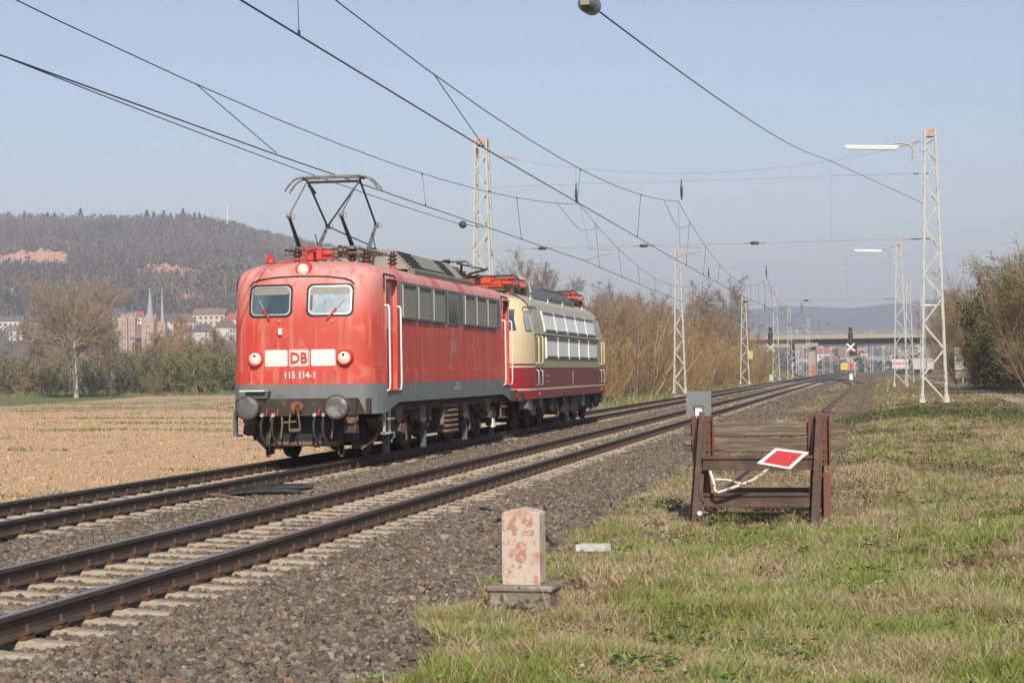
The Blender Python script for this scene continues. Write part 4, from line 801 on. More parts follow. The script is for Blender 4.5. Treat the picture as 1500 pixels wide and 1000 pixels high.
for hx in (-.66, -.44, .38, .56):
    hs = MB().tube([(hx, .52, .9), (hx, .36, .88), (hx-.02, .28, .74), (hx-.01, .27, .55), (hx+.05, .30, .38), (hx+.09, .33, .30)], .030, 8).build('brake_hose', m_black, A)
    MB().lathe((hx, .36, .90), (0, -1, 0), [(0, .035), (.04, .045), (.08, .035)], 8).build('hose_tap', m_frame, hs); MB().box((hx+.07, .38, .95), (.02, .03, .14), rot=Matrix.Rotation(.2, 3, 'Y')).build('tap_handle', m_redclean, hs)
    MB().tube([(hx+.12, .48, .86), (hx+.15, .40, .7), (hx+.13, .36, .45)], .02, 6).build('air_pipe', m_brown, hs)
rg = MB().tube([(-.75, .95, .33), (.75, .95, .33)], .05, 10).build('guard_tube', m_brown, A)
mb = MB(); 
for s_ in (-1, 1): mb.box((s_*.72, .95, .35), (.1, .12, .45)); mb.box((s_*.74, .92, .2), (.06, .06, .24))
mb.build('rail_guard', m_dark, A)
MB().box((0, 1.2, .62), (1.9, .5, .5)).build('front_crossmember', m_black, A)
mb = MB(); mb.box((-1.33, .98, .95), (.2, .06, .05)); mb.box((-1.41, .98, .72), (.07, .1, .46)); mb.box((-1.33, .98, .5), (.12, .06, .04)); mb.build('side_step', m_band, A)
for s_ in (-1, 1):
    x = s_*1.0; MB().lathe((x, .72, .82), (0, -1, 0), [(0, .14), (.16, .13), (.2, .08)], 12).build('signal_horn', m_brown, A)
    mb = MB(); mb.prism([(.55, .55), (.8, .5), (.8, .68), (.6, .72)], 0, x-.12, x+.12); mb.build('sand_pipe_box', m_dark, A)
# wheels, bogies and the clutter under the skirt
for yc in (4.295, 12.195):
    bg_ = thing_part('bogie', A)
    bogie(bg_, yc, (-1.7, 1.7), .625)
    for w in (-1.0, 1.0): MB().box((0, yc+w, .58), (1.25, 1.3, .7)).build('traction_motor', m_black, bg_, .1)
    for s_ in (-1, 1): MB().box((s_*.95, yc, .62), (.12, 5.4, .5)).build('inner_frame_plate', m_black, bg_)
    for s_ in (-1, 1):
        mb = MB(); mb.prism([(yc-2.5, .62), (yc-2.1, .78), (yc-.7, .80), (yc-.4, .60), (yc+.4, .60), (yc+.7, .80), (yc+2.1, .78), (yc+2.5, .62), (yc+2.5, .5), (yc+.5, .42), (yc-.5, .42), (yc-2.5, .5)], 0, s_*1.08, s_*1.02); mb.build('bogie_frame', m_dark, bg_)
        for w in (-1.7, 1.7):
            ab = MB().box((s_*1.17, yc+w, .62), (.2, .36, .34)).build('axle_box', m_brown, bg_, .03)
            MB().lathe((s_*1.27, yc+w, .62), (s_, 0, 0), [(0, .15), (.05, .14), (.06, .06)], 14).build('axle_cap', m_dark, bg_)
            for d in (-.36, .36):
                mb = MB()
                for k in range(5): mb.lathe((s_*1.17, yc+w+d, .42+.07*k), (0, 0, 1), [(0, .07), (.025, .1), (.05, .07)], 10)
                mb.build('coil_spring', m_dark, bg_)
            MB().box((s_*1.2, yc+w+.02, .25), (.12, .1, .36)).build('brake_hanger', m_band, bg_); MB().box((s_*.8, yc+w-.72, .45), (.2, .12, .5)).build('brake_block', m_brown, bg_)
        MB().tube([(s_*1.22, yc-1.0, .9), (s_*1.22, yc-.2, .75), (s_*1.2, yc+.3, .85)], .03, 6).build('brake_pipe', m_brown, bg_)

for s_ in (-1, 1):
    for (yy, z, dy, dz, m, nm) in ((3.15, .86, .55, .34, m_brown, 'equipment_box'), (3.5, .55, .5, .2, m_brown, 'equipment_box'), (5.35, .80, .6, .36, m_brown, 'sand_box'), (6.0, .78, .35, .3, m_dark, 'valve_box'), (9.9, .78, .55, .36, m_brown, 'sand_box'), (12.7, .86, .55, .36, m_brown, 'equipment_box'), (13.1, .6, .5, .2, m_brown, 'equipment_box'), (2.05, .62, .25, .5, m_dark, 'sand_box')):
        mb = MB(); mb.prism([(yy-dy/2, z+dz/2), (yy+dy/2, z+dz/2), (yy+dy/2, z-dz/3), (yy+dy/4, z-dz/2), (yy-dy/4, z-dz/2), (yy-dy/2, z-dz/3)], 0, s_*1.12, s_*1.36); mb.build(nm, m, A, .02)
    mb = MB(); mb.prism([(1.55, .78), (2.0, .92), (2.35, .85), (2.3, .62), (1.9, .6)], 0, s_*1.05, s_*1.3); mb.build('sand_hopper', m_brown, A, .02)
    mb = MB(); mb.tube([(s_*1.25, 2.0, .62), (s_*1.2, 1.75, .4), (s_*.95, 1.6, .2)], .035, 6); mb.build('sand_pipe', m_brown, A)
    cp = MB()
    for k in range(6): cp.tube([(s_*1.15, 7.55, .95-.115*k), (s_*1.36, 7.6, .93-.115*k), (s_*1.4, 7.75, .93-.115*k), (s_*1.4, 8.65, .93-.115*k)], .042, 8)
    cp.bar((s_*1.36, 7.45, 1.0), (s_*1.36, 7.2, .5), .08); cp.build('cooling_coil', m_brown, A)
    for _ in range(16):
        yy = g2.uniform(2.6, 13.8); z = g2.uniform(.3, .95); a = g2.uniform(-.5, .5)
        MB().tube([(s_*1.2, yy, 1.05), (s_*1.28, yy+a*.3, z), (s_*1.15, yy+a, z-.1)], g2.uniform(.015, .035), 6).build('conduit', g2.choice([m_brown, m_dark, m_band]), A)
    MB().box((s_*.55, LA/2, .62), (.9, 3.6, .62)).build('transformer_tank', m_dark, A)
    MB().box((s_*1.31, 6.62, .98), (.05, .08, .16)).build('earthing_plug', m_redclean, A)
    MB().box((s_*1.3, 13.65, .38), (.08, .28, .22), taper=.6).build('fuse_cover', m_white, A)
text_part('side_emblem_letters', 'DB', .42, m_louv, A, at4(1.4995, 7.95, 2.22) @ FACE_X, .0, .002, .8)
mb = MB()
for a, b, c, d in ((7.7, 8.2, 2.46, 2.48), (7.7, 8.2, 1.96, 1.98), (7.7, 7.72, 1.96, 2.48), (8.18, 8.2, 1.96, 2.48)): mb.box((1.498, (a+b)/2, (c+d)/2), (.006, b-a, d-c))
mb.build('side_emblem_rim', m_louv, A)
def marks(name, m, parent, x, spots):
    mb = MB()
    for y, z, w, h in spots: mb.box((x, y, z), (.005, w, h))
    mb.build(name, m, parent)
marks('data_marks', m_louv, A, 1.523, [(7.9+.11*k, 1.33, .07, .09) for k in range(7)]+[(8.05+.1*k, 1.43, .06, .06) for k in range(4)])
marks('data_marks', m_louv, A, 1.523, [(3.6, 1.40, .25, .03), (4.0, 1.40, .2, .04), (4.0, 1.33, .12, .05), (4.35, 1.40, .06, .05)])
marks('data_marks', m_louv, A, 1.523, [(12.0, 1.38, .2, .06), (12.35, 1.40, .2, .03), (12.6, 1.36, .06, .06)])
# roof
hd = MB(); hd.prism([(-1.12, 3.9), (-.72, 4.34), (.72, 4.34), (1.12, 3.9)], 1, 5.15, 11.25); rh = hd.build('roof_hood', m_roofg, A, .03)
for sx in (-1, 1):
    P = lambda t, o=.01: (sx*(1.12-.4*t+o), 3.9+.44*t+o)
    for a, b in ((5.55, 6.75), (9.1, 10.1)):
        mb = MB(); q = [P(.12), P(.93)]; mb.add([(q[0][0], a+.12, q[0][1]), (q[0][0], b+.12, q[0][1]), (q[1][0], b, q[1][1]), (q[1][0], a, q[1][1])], [(0, 1, 2, 3)]); lv = mb.build('louvre', m_black, rh)
        mb = MB()
        for k in range(6): t = .17+.14*k; p = P(t, .02); mb.box((p[0], (a+b)/2+.06, p[1]), (.03, b-a-.05, .018))
        mb.build('slats', m_pant, rh)
    mb = MB(); mb.box((sx*1.2, 8.2, 3.82), (.16, 6.3, .13)); 
    for k in range(26): mb.box((sx*1.24, 5.2+.24*k, 3.88), (.12, .05, .06))
    mb.build('roof_walkway', m_pant, A)
    p = P(.5, .02); MB().box((p[0]-sx*.005, 7.9, p[1]), (.02, 2.2, .4), rot=Matrix.Rotation(-sx*.74, 3, 'Y')).build('hood_cover', m_louv, rh)
for x, y in ((-.42, 2.0), (.62, 2.35), (.74, 3.0), (1.0, 4.2), (-.78, 4.6), (.3, 4.75)): insulator(A, x, y, 3.88, .34)
w = MB().lathe((-.98, 2.0, 3.82), (0, 0, 1), [(0, .03), (.06, .03), (.08, .1), (.12, .11), (.16, .06), (.27, .05), (.28, .02)], 12).build('roof_whistle', m_redclean, A)
mb = MB(); mb.box((-.12, 1.95, 4.02), (.16, .26, .18)); mb.box((.08, 1.95, 4.06), (.12, .3, .24)); mb.tube([(-.05, 1.95, 4.08), (.32, 2.0, 4.08)], .065, 10); mb.tube([(-.25, 1.8, 3.95), (-.25, 1.8, 4.2), (0, 1.8, 4.2)], .02, 5); mb.box((.2, 1.9, 3.97), (.3, .1, .05)); mb.tube([(-.75, 1.6, 3.86), (-.35, 1.7, 3.95), (-.1, 1.85, 3.97)], .025, 5); mb.tube([(-.2, 1.8, 3.92), (-.15, 1.75, 4.15), (.05, 1.78, 4.17)], .03, 6)
mb.build('pantograph_drive', m_insred, A, .01)
mb = MB(); mb.lathe((.42, 2.0, 4.12), (1, 0, 0), [(0, .05), (.02, .12), (.06, .12), (.1, .06), (.14, .1), (.2, .05)], 10); mb.build('drive_insulator', m_ins, A)
# raised diamond pantograph
pa = thing_part('pantograph', A); PB = 4.19; y0, y1 = 2.05, 4.6
mb = MB()
for y in (y0+.15, y1-.15): mb.tube([(-.72, y, PB), (.82, y, PB)], .045, 8)
for s_ in (-1, 1): mb.tube([(s_*.72, y0, PB), (s_*.72, y1, PB)], .035, 8)
mb.tube([(-.75, y0+.1, PB-.1), (.9, y0+.1, PB-.1)], .025, 6); mb.build('base_frame', m_pant, pa)
kz = 4.80; hz = 5.60; HX = .55; hy = 3.0; CX = .07
Kn = {(s_, f): (CX+s_*.53, hy+(-1.42 if f == 0 else 1.42), kz) for s_ in (-1, 1) for f in (0, 1)}
for (s_, f), k in Kn.items():
    b = (CX+s_*.55, hy+(-.6 if f == 0 else .6), PB+.02); h = (CX+s_*HX, hy+(-.06 if f == 0 else .06), hz)
    MB().tube([b, k], [.046, .030], 8).build('lower_arm', m_pantd if f == 0 else m_pant, pa); MB().tube([k, h], .013 if f == 0 else .022, 6).build('upper_arm', m_pantd if f else m_pant, pa)
    MB().lathe((k[0]-.04, k[1], k[2]), (1, 0, 0), [(0, .04), (.08, .05), (.1, .02)], 8).build('knee_joint', m_pant, pa)
    MB().tube([(k[0]+.02, k[1], k[2]+.06), (k[0]+.10, k[1], k[2]+.05), (k[0]+.12, k[1], k[2]-.04), (k[0]+.03, k[1], k[2]-.06)], .006, 4).build('shunt_cable', m_pantd, pa)
mb = MB(); kl = Kn[(-1, 1)]
mb.tube([kl, (CX+HX, hy, hz)], .018, 6); mb.tube([kl, (CX+.5, hy+1.0, 4.35)], .014, 6); mb.build('cross_bracing', m_pantd, pa)
MB().bar((CX-HX+.03, hy, hz-.05), (CX-HX+.12, hy+.15, hz-.22), .05).build('damper', m_pantd, pa)
mb = MB()
for x in (-.3, .9): mb.tube([(x, hy+.2, 4.2), (x-.06, hy+.1, 4.55)], .012, 5)
mb.build('arc_horn', m_pantd, pa)
hd_ = pa
mb = MB(); mb.tube([(CX-HX, hy, hz), (CX+HX, hy, hz)], .03, 8); mb.build('head_tube', m_pant, hd_)
for dy in (-.17, .17):
    prof = [(-.975, 5.40), (-.965, 5.44), (-.9, 5.53), (-.8, 5.63), (-.72, 5.67), (-.6, 5.69), (0, 5.70), (.6, 5.69), (.72, 5.67), (.8, 5.63), (.9, 5.53), (.965, 5.44), (.975, 5.40)]
    MB().tube([(x, hy+dy, z) for x, z in [(a+CX, c) for a, c in prof]], .019, 6).build('contact_strip', m_pant, hd_)
    MB().box((CX, hy+dy, 5.705), (1.2, .05, .03)).build('carbon_insert', m_louv, hd_)
for s_ in (-1, 1): MB().tube([(CX+s_*HX, hy, hz), (CX+s_*(HX+.02), hy, 5.66)], .025, 6).build('head_link', m_pantd, hd_); MB().bar((CX+s_*(HX+.05), hy-.17, 5.66), (CX+s_*(HX+.05), hy+.17, 5.66), .035).build('head_cross_link', m_pantd, hd_)
# folded rear pantograph
pb = thing_part('lowered_pantograph', A); mb = MB()
for y in (12.1, 14.3): mb.tube([(-.95, y, 4.15), (.95, y, 4.15)], .045, 8)
for s_ in (-1, 1):
    mb.tube([(s_*.7, 11.9, 4.15), (s_*.7, 14.5, 4.15)], .035, 8); mb.tube([(s_*.72, 12.7, 4.2), (s_*.95, 11.6, 4.36)], .035, 8); mb.tube([(s_*.72, 13.7, 4.2), (s_*.95, 14.8, 4.36)], .035, 8)
    mb.tube([(s_*.95, 11.6, 4.36), (s_*.5, 13.2, 4.45), (s_*.95, 14.8, 4.36)], .02, 6)
mb.build('base_frame', m_pantd, pb)
for dy in (-.15, .15): MB().tube([(-.95, 13.2+dy, 4.3), (-.75, 13.2+dy, 4.5), (.75, 13.2+dy, 4.5), (.95, 13.2+dy, 4.3)], .022, 6).build('contact_strip', m_pant, pb)
for sx in (-1, 1):
    for y in (11.9, 14.4): insulator(A, sx*.8, y, 3.9)
mb = MB(); mb.tube([(.3, 11.3, 4.1), (.5, 11.6, 4.42), (.55, 12.0, 4.45), (.4, 12.5, 4.2)], .04, 6); mb.box((.2, 11.7, 4.2), (.5, .4, .35)); mb.tube([(.0, 5.2, 4.25), (.3, 4.9, 4.35), (.6, 4.4, 4.3)], .02, 6); mb.build('roof_switchgear', m_pantd, A)
for k in range(5): MB().lathe((.6+.1*(k % 2), 11.35+.25*k, 4.0), (0, 0, 1), [(0, .04), (.08, .09), (.16, .05), (.24, .1), (.3, .04)], 10).build('roof_insulator', m_ins if k % 2 else m_frame, A)

# ---------------------------------------------------------------- the cream and red locomotive behind
B = thing('electric_locomotive', 'cream and dark red electric locomotive with rounded nose coupled behind the red one', 'locomotive', (T2, 35.97+LA, 0))
LB = 19.9
fpB = [(0, .62), (.3, .64), (.6, .72), (.85, .85), (1.05, 1.02), (1.2, 1.22), (1.32, 1.46), (1.41, 1.75), (1.47, 2.08), (1.50, 2.4)]
ysB = [2.62, 3.5, 3.75, 6.7, 9.95]
rowsB = [(.9, 1.50, .10), (1.15, 1.50, 0), (1.20, 1.50, 0), (1.79, 1.50, .04), (1.84, 1.50, .05), (1.9, 1.50, .06), (2.02, 1.50, .07), (2.70, 1.49, .14), (2.78, 1.475, .2), (3.1, 1.43, .5), (3.42, 1.36, .85), (3.60, 1.28, 1.1), (3.75, 1.12, 1.3), (3.88, .9, 1.6), (3.97, .6, 2.0), (4.0, .3, 2.3)]
shB = Shell(fpB, ysB, LB, 1.50, rowsB)
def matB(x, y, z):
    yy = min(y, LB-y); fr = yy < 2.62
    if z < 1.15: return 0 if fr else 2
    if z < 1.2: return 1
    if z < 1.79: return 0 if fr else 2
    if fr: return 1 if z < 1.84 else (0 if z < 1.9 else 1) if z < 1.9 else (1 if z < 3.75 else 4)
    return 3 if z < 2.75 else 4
bb = shB.shell([m_dred, m_cream, m_dred_side, m_cream_side, m_froof], matB, None, None, 'body', B)
bb['label'] = 'cream body with dark red lower half and dusty grey roof'
MB().box((0, LB/2, .98), (2.7, LB-2.4, .25)).build('underframe', m_dark, B)
for sx in (-1, 1):
    def quad_on(mb, y0, y1, z0, z1, off, mi=0):
        w0 = sx*(float(np.interp(z0, [r[0] for r in rowsB], [r[1] for r in rowsB]))+off); w1 = sx*(float(np.interp(z1, [r[0] for r in rowsB], [r[1] for r in rowsB]))+off)
        b0, b1 = w0-sx*(off+.03), w1-sx*(off+.03)
        mb.add([(w0, y0, z0), (w0, y1, z0), (w1, y1, z1), (w1, y0, z1), (b0, y0, z0), (b0, y1, z0), (b1, y1, z1), (b1, y0, z1)], [(0, 1, 2, 3), (4, 5, 6, 7), (0, 1, 5, 4), (2, 3, 7, 6), (1, 2, 6, 5), (0, 3, 7, 4)], mi); return mb
    for z0, z1 in ((2.08, 2.66), (2.86, 3.42)):
        for k in range(5):
            a = 4.55+2.22*k; p = quad_on(MB(), a, a+2.12, z0, z1, .02).build('air_grille', m_alu, B)
            mb = MB(); quad_on(mb, a, a+2.12, z1-.05, z1, .045); quad_on(mb, a, a+2.12, z0, z0+.05, .04); mb.build('painted_shade_strip', m_band, p)  # dark strips stand in for shadow along the grille's top and bottom
            mb = MB(); quad_on(mb, a-.06, a-.01, z0-.02, z1+.02, .05); mb.build('edge_trim', m_white, p)
    mb = MB(); quad_on(mb, 2.66, LB-2.66, 2.745, 2.765, .05); mb.build('waist_moulding', m_cream_side, B)
    mb = MB()
    for y in (6.74, 13.2): quad_on(mb, y, y+.03, 1.8, 3.9, .012)
    mb.build('panel_joint', m_band, B)
    mb = MB(); quad_on(mb, 2.64, 2.67, 1.2, 3.5, .012); mb.build('panel_joint', m_band, B)
    for y in (2.85, 3.55, LB-3.55, LB-2.85):
        MB().tube([(sx*1.50, y, 2.7), (sx*1.57, y, 2.66), (sx*1.575, y, 1.95), (sx*1.50, y, 1.9)], .024, 6).build('handrail', m_cream, B)
        MB().tube([(sx*1.50, y, 1.72), (sx*1.56, y, 1.7), (sx*1.565, y, 1.32), (sx*1.50, y, 1.28)], .016, 6).build('lower_handrail', m_frame, B)
    for ya, yb in ((2.78, 3.5), (LB-3.5, LB-2.78)):
        d = quad_on(MB(), ya, yb, 1.85, 3.4, .008).build('door', m_froof, B); quad_on(MB(), ya+.15, yb-.15, 3.0, 3.35, .014).build('door_window', m_froof, d)
        MB().tube([(sx*1.4, ya-.05, 3.46), (sx*1.36, ya, 3.53), (sx*1.36, yb, 3.53), (sx*1.4, yb+.05, 3.46)], .018, 5).build('door_gutter', m_band, B)
    for y in (3.2, 3.25, LB-3.2): MB().lathe((sx*1.5, y, 1.42 if y != 3.25 else 1.03), (sx, 0, 0), [(0, .07), (.03, .06), (.05, .03)], 10).build('marker_cap', m_redclean, B)
    MB().lathe((sx*1.5, LB-3.2, 1.03), (sx, 0, 0), [(0, .07), (.03, .06), (.05, .03)], 10).build('marker_cap', m_redclean, B)
    # cab side window, conforming to the nose
    for fr in (0, 1):
        zs = (2.86, 3.36); mb = MB(); mg = MB()
        def P(t, z, off):
            h = shB.half(z)[:11]; d = [0.]; 
            for i in range(1, len(h)): d.append(d[-1]+math.dist(h[i], h[i-1]))
            q = d[-1]*t; x = np.interp(q, d, [p[0] for p in h]); y = np.interp(q, d, [p[1] for p in h]); x2 = np.interp(q+.05, d, [p[0] for p in h]); y2 = np.interp(q+.05, d, [p[1] for p in h]); dx, dy = x2-x, y2-y; l = math.hypot(dx, dy) or 1
            x += dy/l*off; y -= dx/l*off; return (sx*x, (LB-y if fr else y), z)
        def pane(mb, t0, t1, z0, z1, off): 
            ts_ = np.linspace(t0, t1, 9); zz = np.linspace(z0, z1, 7); vs = [P(t, z, off) for z in zz for t in ts_]; mb.add(vs, [(j*9+k, j*9+k+1, j*9+k+10, j*9+k+9) for j in range(6) for k in range(8)], 0, True)
        pane(mb, .70, .90, 2.80, 3.38, .012); f_ = mb.build('side_window', m_band, B); pane(mg, .712, .888, 2.835, 3.345, .02); mg.build('glass', m_glass_refl if sx > 0 else m_glassd, f_)
        mc = MB(); pane(mc, .80, .812, 2.84, 3.34, .028); mc.build('glazing_bar', m_frame, f_)
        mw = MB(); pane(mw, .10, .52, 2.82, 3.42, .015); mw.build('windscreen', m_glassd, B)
        mb = MB(); mb.tube([P(t, z, .02) for t, z in ((.66, 3.40), (.67, 3.47), (.70, 3.50), (.88, 3.50), (.91, 3.47))], .016, 5); mb.build('window_gutter', m_band, B)
    mb = MB(); mb.tube([(sx*(-.0+float(np.interp(3.62, [r[0] for r in rowsB], [r[1] for r in rowsB]))), y, 3.62) for y in (3.9, 16)], .012, 4); mb.build('roof_seam', m_froof, B)
    for y in (4.2, 7.4, 10.4, 14.8): MB().box((sx*1.12, y, 3.83), (.05, .08, .14), taper=.3).build('roof_bracket', m_cream, B)
for y0_, yd in ((.0, 1), (LB, -1)):
    for s_ in (-1, 1): MB().lathe((s_*.875, y0_+yd*.02, 1.05), (0, yd, 0), [(0, .22), (.04, .235), (.05, .1), (.3, .1), (.32, .16), (.9, .17)], 20).build('buffer', m_dark, B)
    mb = MB(); mb.box((0, y0_+yd*.95, 1.03), (2.5, .3, .3)); mb.build('buffer_beam', m_dark, B)
    mb = MB(); mb.lathe((0, y0_+yd*1.0, 1.0), (1, 0, 0), [(-1.3, .03), (-1.2, .16), (0, .2), (1.2, .16), (1.3, .03)], 14); mb.build('buffer_fairing', m_dred, B)
MB().tube([(0, -.3, .98), (0, .6, 1.0)], .05, 6).build('screw_coupling', m_brown, B)
for yc in (5.15, LB-5.15):
    bg_ = thing_part('bogie', B); bogie(bg_, yc, (-2.25, 0, 2.25), .625)
    for w in (-1.2, 1.2): MB().box((0, yc+w, .58), (1.3, 1.5, .7)).build('traction_motor', m_black, bg_, .1)
    for s_ in (-1, 1): MB().box((s_*.95, yc, .62), (.12, 6.4, .5)).build('inner_frame_plate', m_black, bg_)
    for s_ in (-1, 1):
        MB().prism([(yc-3.0, .62), (yc-2.6, .8), (yc+2.6, .8), (yc+3.0, .62), (yc+3.0, .48), (yc-3.0, .48)], 0, s_*1.04, s_*1.12).build('bogie_frame', m_dark, bg_)
        for w in (-2.25, 0, 2.25):
            MB().box((s_*1.2, yc+w, .6), (.22, .42, .42)).build('axle_box', m_dark, bg_, .04)
            for d in (-.5, .5): MB().lathe((s_*1.2, yc+w+d, .42), (0, 0, 1), [(0, .08), (.1, .11), (.2, .08), (.3, .11), (.4, .08)], 10).build('coil_spring', m_black, bg_)
for s_ in (-1, 1):
    for (yy, z, dy, dz, m) in ((2.3, .76, .7, .35, m_grey), (3.0, .55, .5, .3, m_dark), (4.2, .78, .45, .3, m_band), (6.3, .72, .5, .5, m_dark), (9.0, .6, 1.2, .55, m_dark), (10.9, .6, 1.3, .6, m_black), (12.9, .7, .6, .4, m_band), (16.0, .76, .6, .36, m_dark), (17.6, .72, .6, .35, m_band)):
        MB().prism([(yy-dy/2, z+dz/2), (yy+dy/2, z+dz/2), (yy+dy/2, z-dz/3), (yy+dy/4, z-dz/2), (yy-dy/4, z-dz/2), (yy-dy/2, z-dz/3)], 0, s_*1.14, s_*1.4).build('equipment_box', m, B, .02)
    for y in (8.3, 11.5): MB().lathe((s_*1.4, y, .8), (s_, 0, 0), [(0, .06), (.05, .06)], 8).build('drain_cock', m_orange, B)
    for _ in range(10):
        yy = g2.uniform(2.6, 17); z = g2.uniform(.35, .8); MB().tube([(s_*1.2, yy, .95), (s_*1.3, yy+.1, z), (s_*1.15, yy+.4, z-.1)], .025, 6).build('conduit', g2.choice([m_dark, m_band, m_frame]), B)
marks('side_marks', m_cream, B, 1.505, [(9.9, 1.66-.07*k, .2, .045) for k in range(5)]+[(9.9, 1.27, .2, .05), (4.6, 1.55, .12, .03), (4.9, 1.55, .12, .03), (4.6, 1.40, .06, .03), (4.9, 1.40, .06, .03)])
hd = MB(); hd.prism([(-1.0, 3.85), (-.68, 4.28), (.68, 4.28), (1.0, 3.85)], 1, 5.6, 14.0); rh = hd.build('roof_hood', m_band, B, .03); rh['label'] = 'dark grey ribbed ventilation hood'
for sx in (-1, 1):
    mb = MB()
    for k in range(6): y = 8.6+.85*k; mb.bar((sx*.985, y, 3.9), (sx*.70, y+.15, 4.28), .03)
    mb.bar((sx*.72, 8.5, 4.28), (sx*.72, 13.8, 4.28), .03); mb.bar((sx*.95, 8.5, 3.96), (sx*.95, 13.8, 3.96), .03); mb.build('hood_ribs', m_pant, rh)
for base in (2.4, LB-5.6):
    pn = thing_part('lowered_pantograph', B); mb = MB(); e = base
    for y in (e+.3, e+2.6): mb.tube([(-.85, y, 4.2), (.85, y, 4.2)], .05, 8)
    for s_ in (-1, 1): mb.bar((s_*.55, e, 4.2), (s_*.55, e+2.9, 4.2), .07, .1); mb.bar((s_*.3, e+.2, 4.32), (s_*.75, e+2.8, 4.36), .06, .1)
    mb.box((0, e+.4, 4.3), (.5, .35, .16)); mb.box((.1, e+2.6, 4.3), (.7, .2, .2)); mb.tube([(-.8, e+1.5, 4.38), (.8, e+1.5, 4.38)], .04, 8)
    mb.build('base_frame', m_orange, pn)
    for dy in (-.15, .15): MB().tube([(-.95, e+1.2+dy, 4.3), (-.75, e+1.2+dy, 4.45), (.75, e+1.2+dy, 4.45), (.95, e+1.2+dy, 4.3)], .022, 6).build('contact_strip', m_pantd, pn)
    for s_ in (-1, 1):
        for y in (e+.1, e+1.6, e+2.8): insulator(B, s_*.75, y, 3.88, .30, .12, m_orange)
    MB().tube([(.6, e+2.0, 4.42), (.75, e+2.9, 4.42), (.8, e+3.3, 4.32), (.85, e+3.45, 4.05)], .035, 8).build('roof_cable', m_white, B)
# ---------------------------------------------------------------- trees
m_bark = material('bark', (.2, .16, .12), .95, attr='tint', spec=.15)
m_leaf = material('leaf', (.1, .14, .04), .8, attr='tint', spec=.2, trans=.3)
def branch(g, base, d, L, r0, r1, K, wob, trop):
    N = len(base); pts = [base]; d = d/np.linalg.norm(d, axis=1)[:, None]
    for k in range(K):
        d = d+g.normal(0, wob, (N, 3))+np.array([0, 0, 1.])*np.asarray(trop).reshape(-1, 1)*np.ones((N, 1)); d /= np.linalg.norm(d, axis=1)[:, None]
        pts.append(pts[-1]+d*(L/K)[:, None])
    P = np.stack(pts, 1); t = np.linspace(0, 1, K+1)[None]; return P, r0[:, None]*(1-t)+r1[:, None]*t
def spawn(g, P, R, per, tlo, thi, ang, lr, rr):
    N, K1, _ = P.shape; K = K1-1; idx = np.repeat(np.arange(N), per); t = g.uniform(tlo, thi, len(idx))*K; k = np.minimum(t.astype(int), K-1); f = (t-k)[:, None]
    a = P[idx, k]; b = P[idx, k+1]; base = a*(1-f)+b*f; ax = b-a; ln = np.linalg.norm(ax, axis=1)[:, None]; ax = ax/ln
    q = g.normal(size=(len(idx), 3)); q -= (q*ax).sum(1)[:, None]*ax; q /= np.linalg.norm(q, axis=1)[:, None]; th = g.uniform(*ang, len(idx))[:, None]
    d = ax*np.cos(th)+q*np.sin(th); Lp = (ln[:, 0]*K); L = Lp*g.uniform(*lr, len(idx))*(1-.45*t/K); r = R[idx, k]*rr
    return base, d, L, r
def tubes(P, R, n):
    N, K1, _ = P.shape; T = np.gradient(P, axis=1); T /= np.linalg.norm(T, axis=2)[..., None]+1e-9; up = np.where(np.abs(T[..., 2:]) < .9, np.array([0, 0, 1.]), np.array([1., 0, 0]))
    X = np.cross(T, up); X /= np.linalg.norm(X, axis=2)[..., None]+1e-9; Y = np.cross(X, T); a = 2*np.pi*np.arange(n)/n
    V = P[:, :, None]+(X[:, :, None]*np.cos(a)[None, None, :, None]+Y[:, :, None]*np.sin(a)[None, None, :, None])*R[:, :, None, None]
    i = (np.arange(N)[:, None, None]*K1+np.arange(K1-1)[None, :, None])*n; j = np.arange(n)[None, None]; j2 = (j+1) % n
    return V.reshape(-1, 3), np.stack([i+j, i+j2, i+n+j2, i+n+j], -1).reshape(-1, 4)
def wood_mesh(name, sets, parent):                            # sets: (P, R, sides, colour, jitter)
    VV = []; FF = []; CC = []; o = 0
    for P, R, n, c, j, gg in sets:
        V, F_ = tubes(P, R, n); VV.append(V); FF.append(F_+o); o += len(V); cc = np.array(c)*gg.uniform(1-j, 1+j, (len(P), 1)); CC.append(np.repeat(cc, P.shape[1]*n, 0))
    return np_mesh(name, np.concatenate(VV), np.concatenate(FF), m_bark, parent, col=np.concatenate(CC), smooth=True)
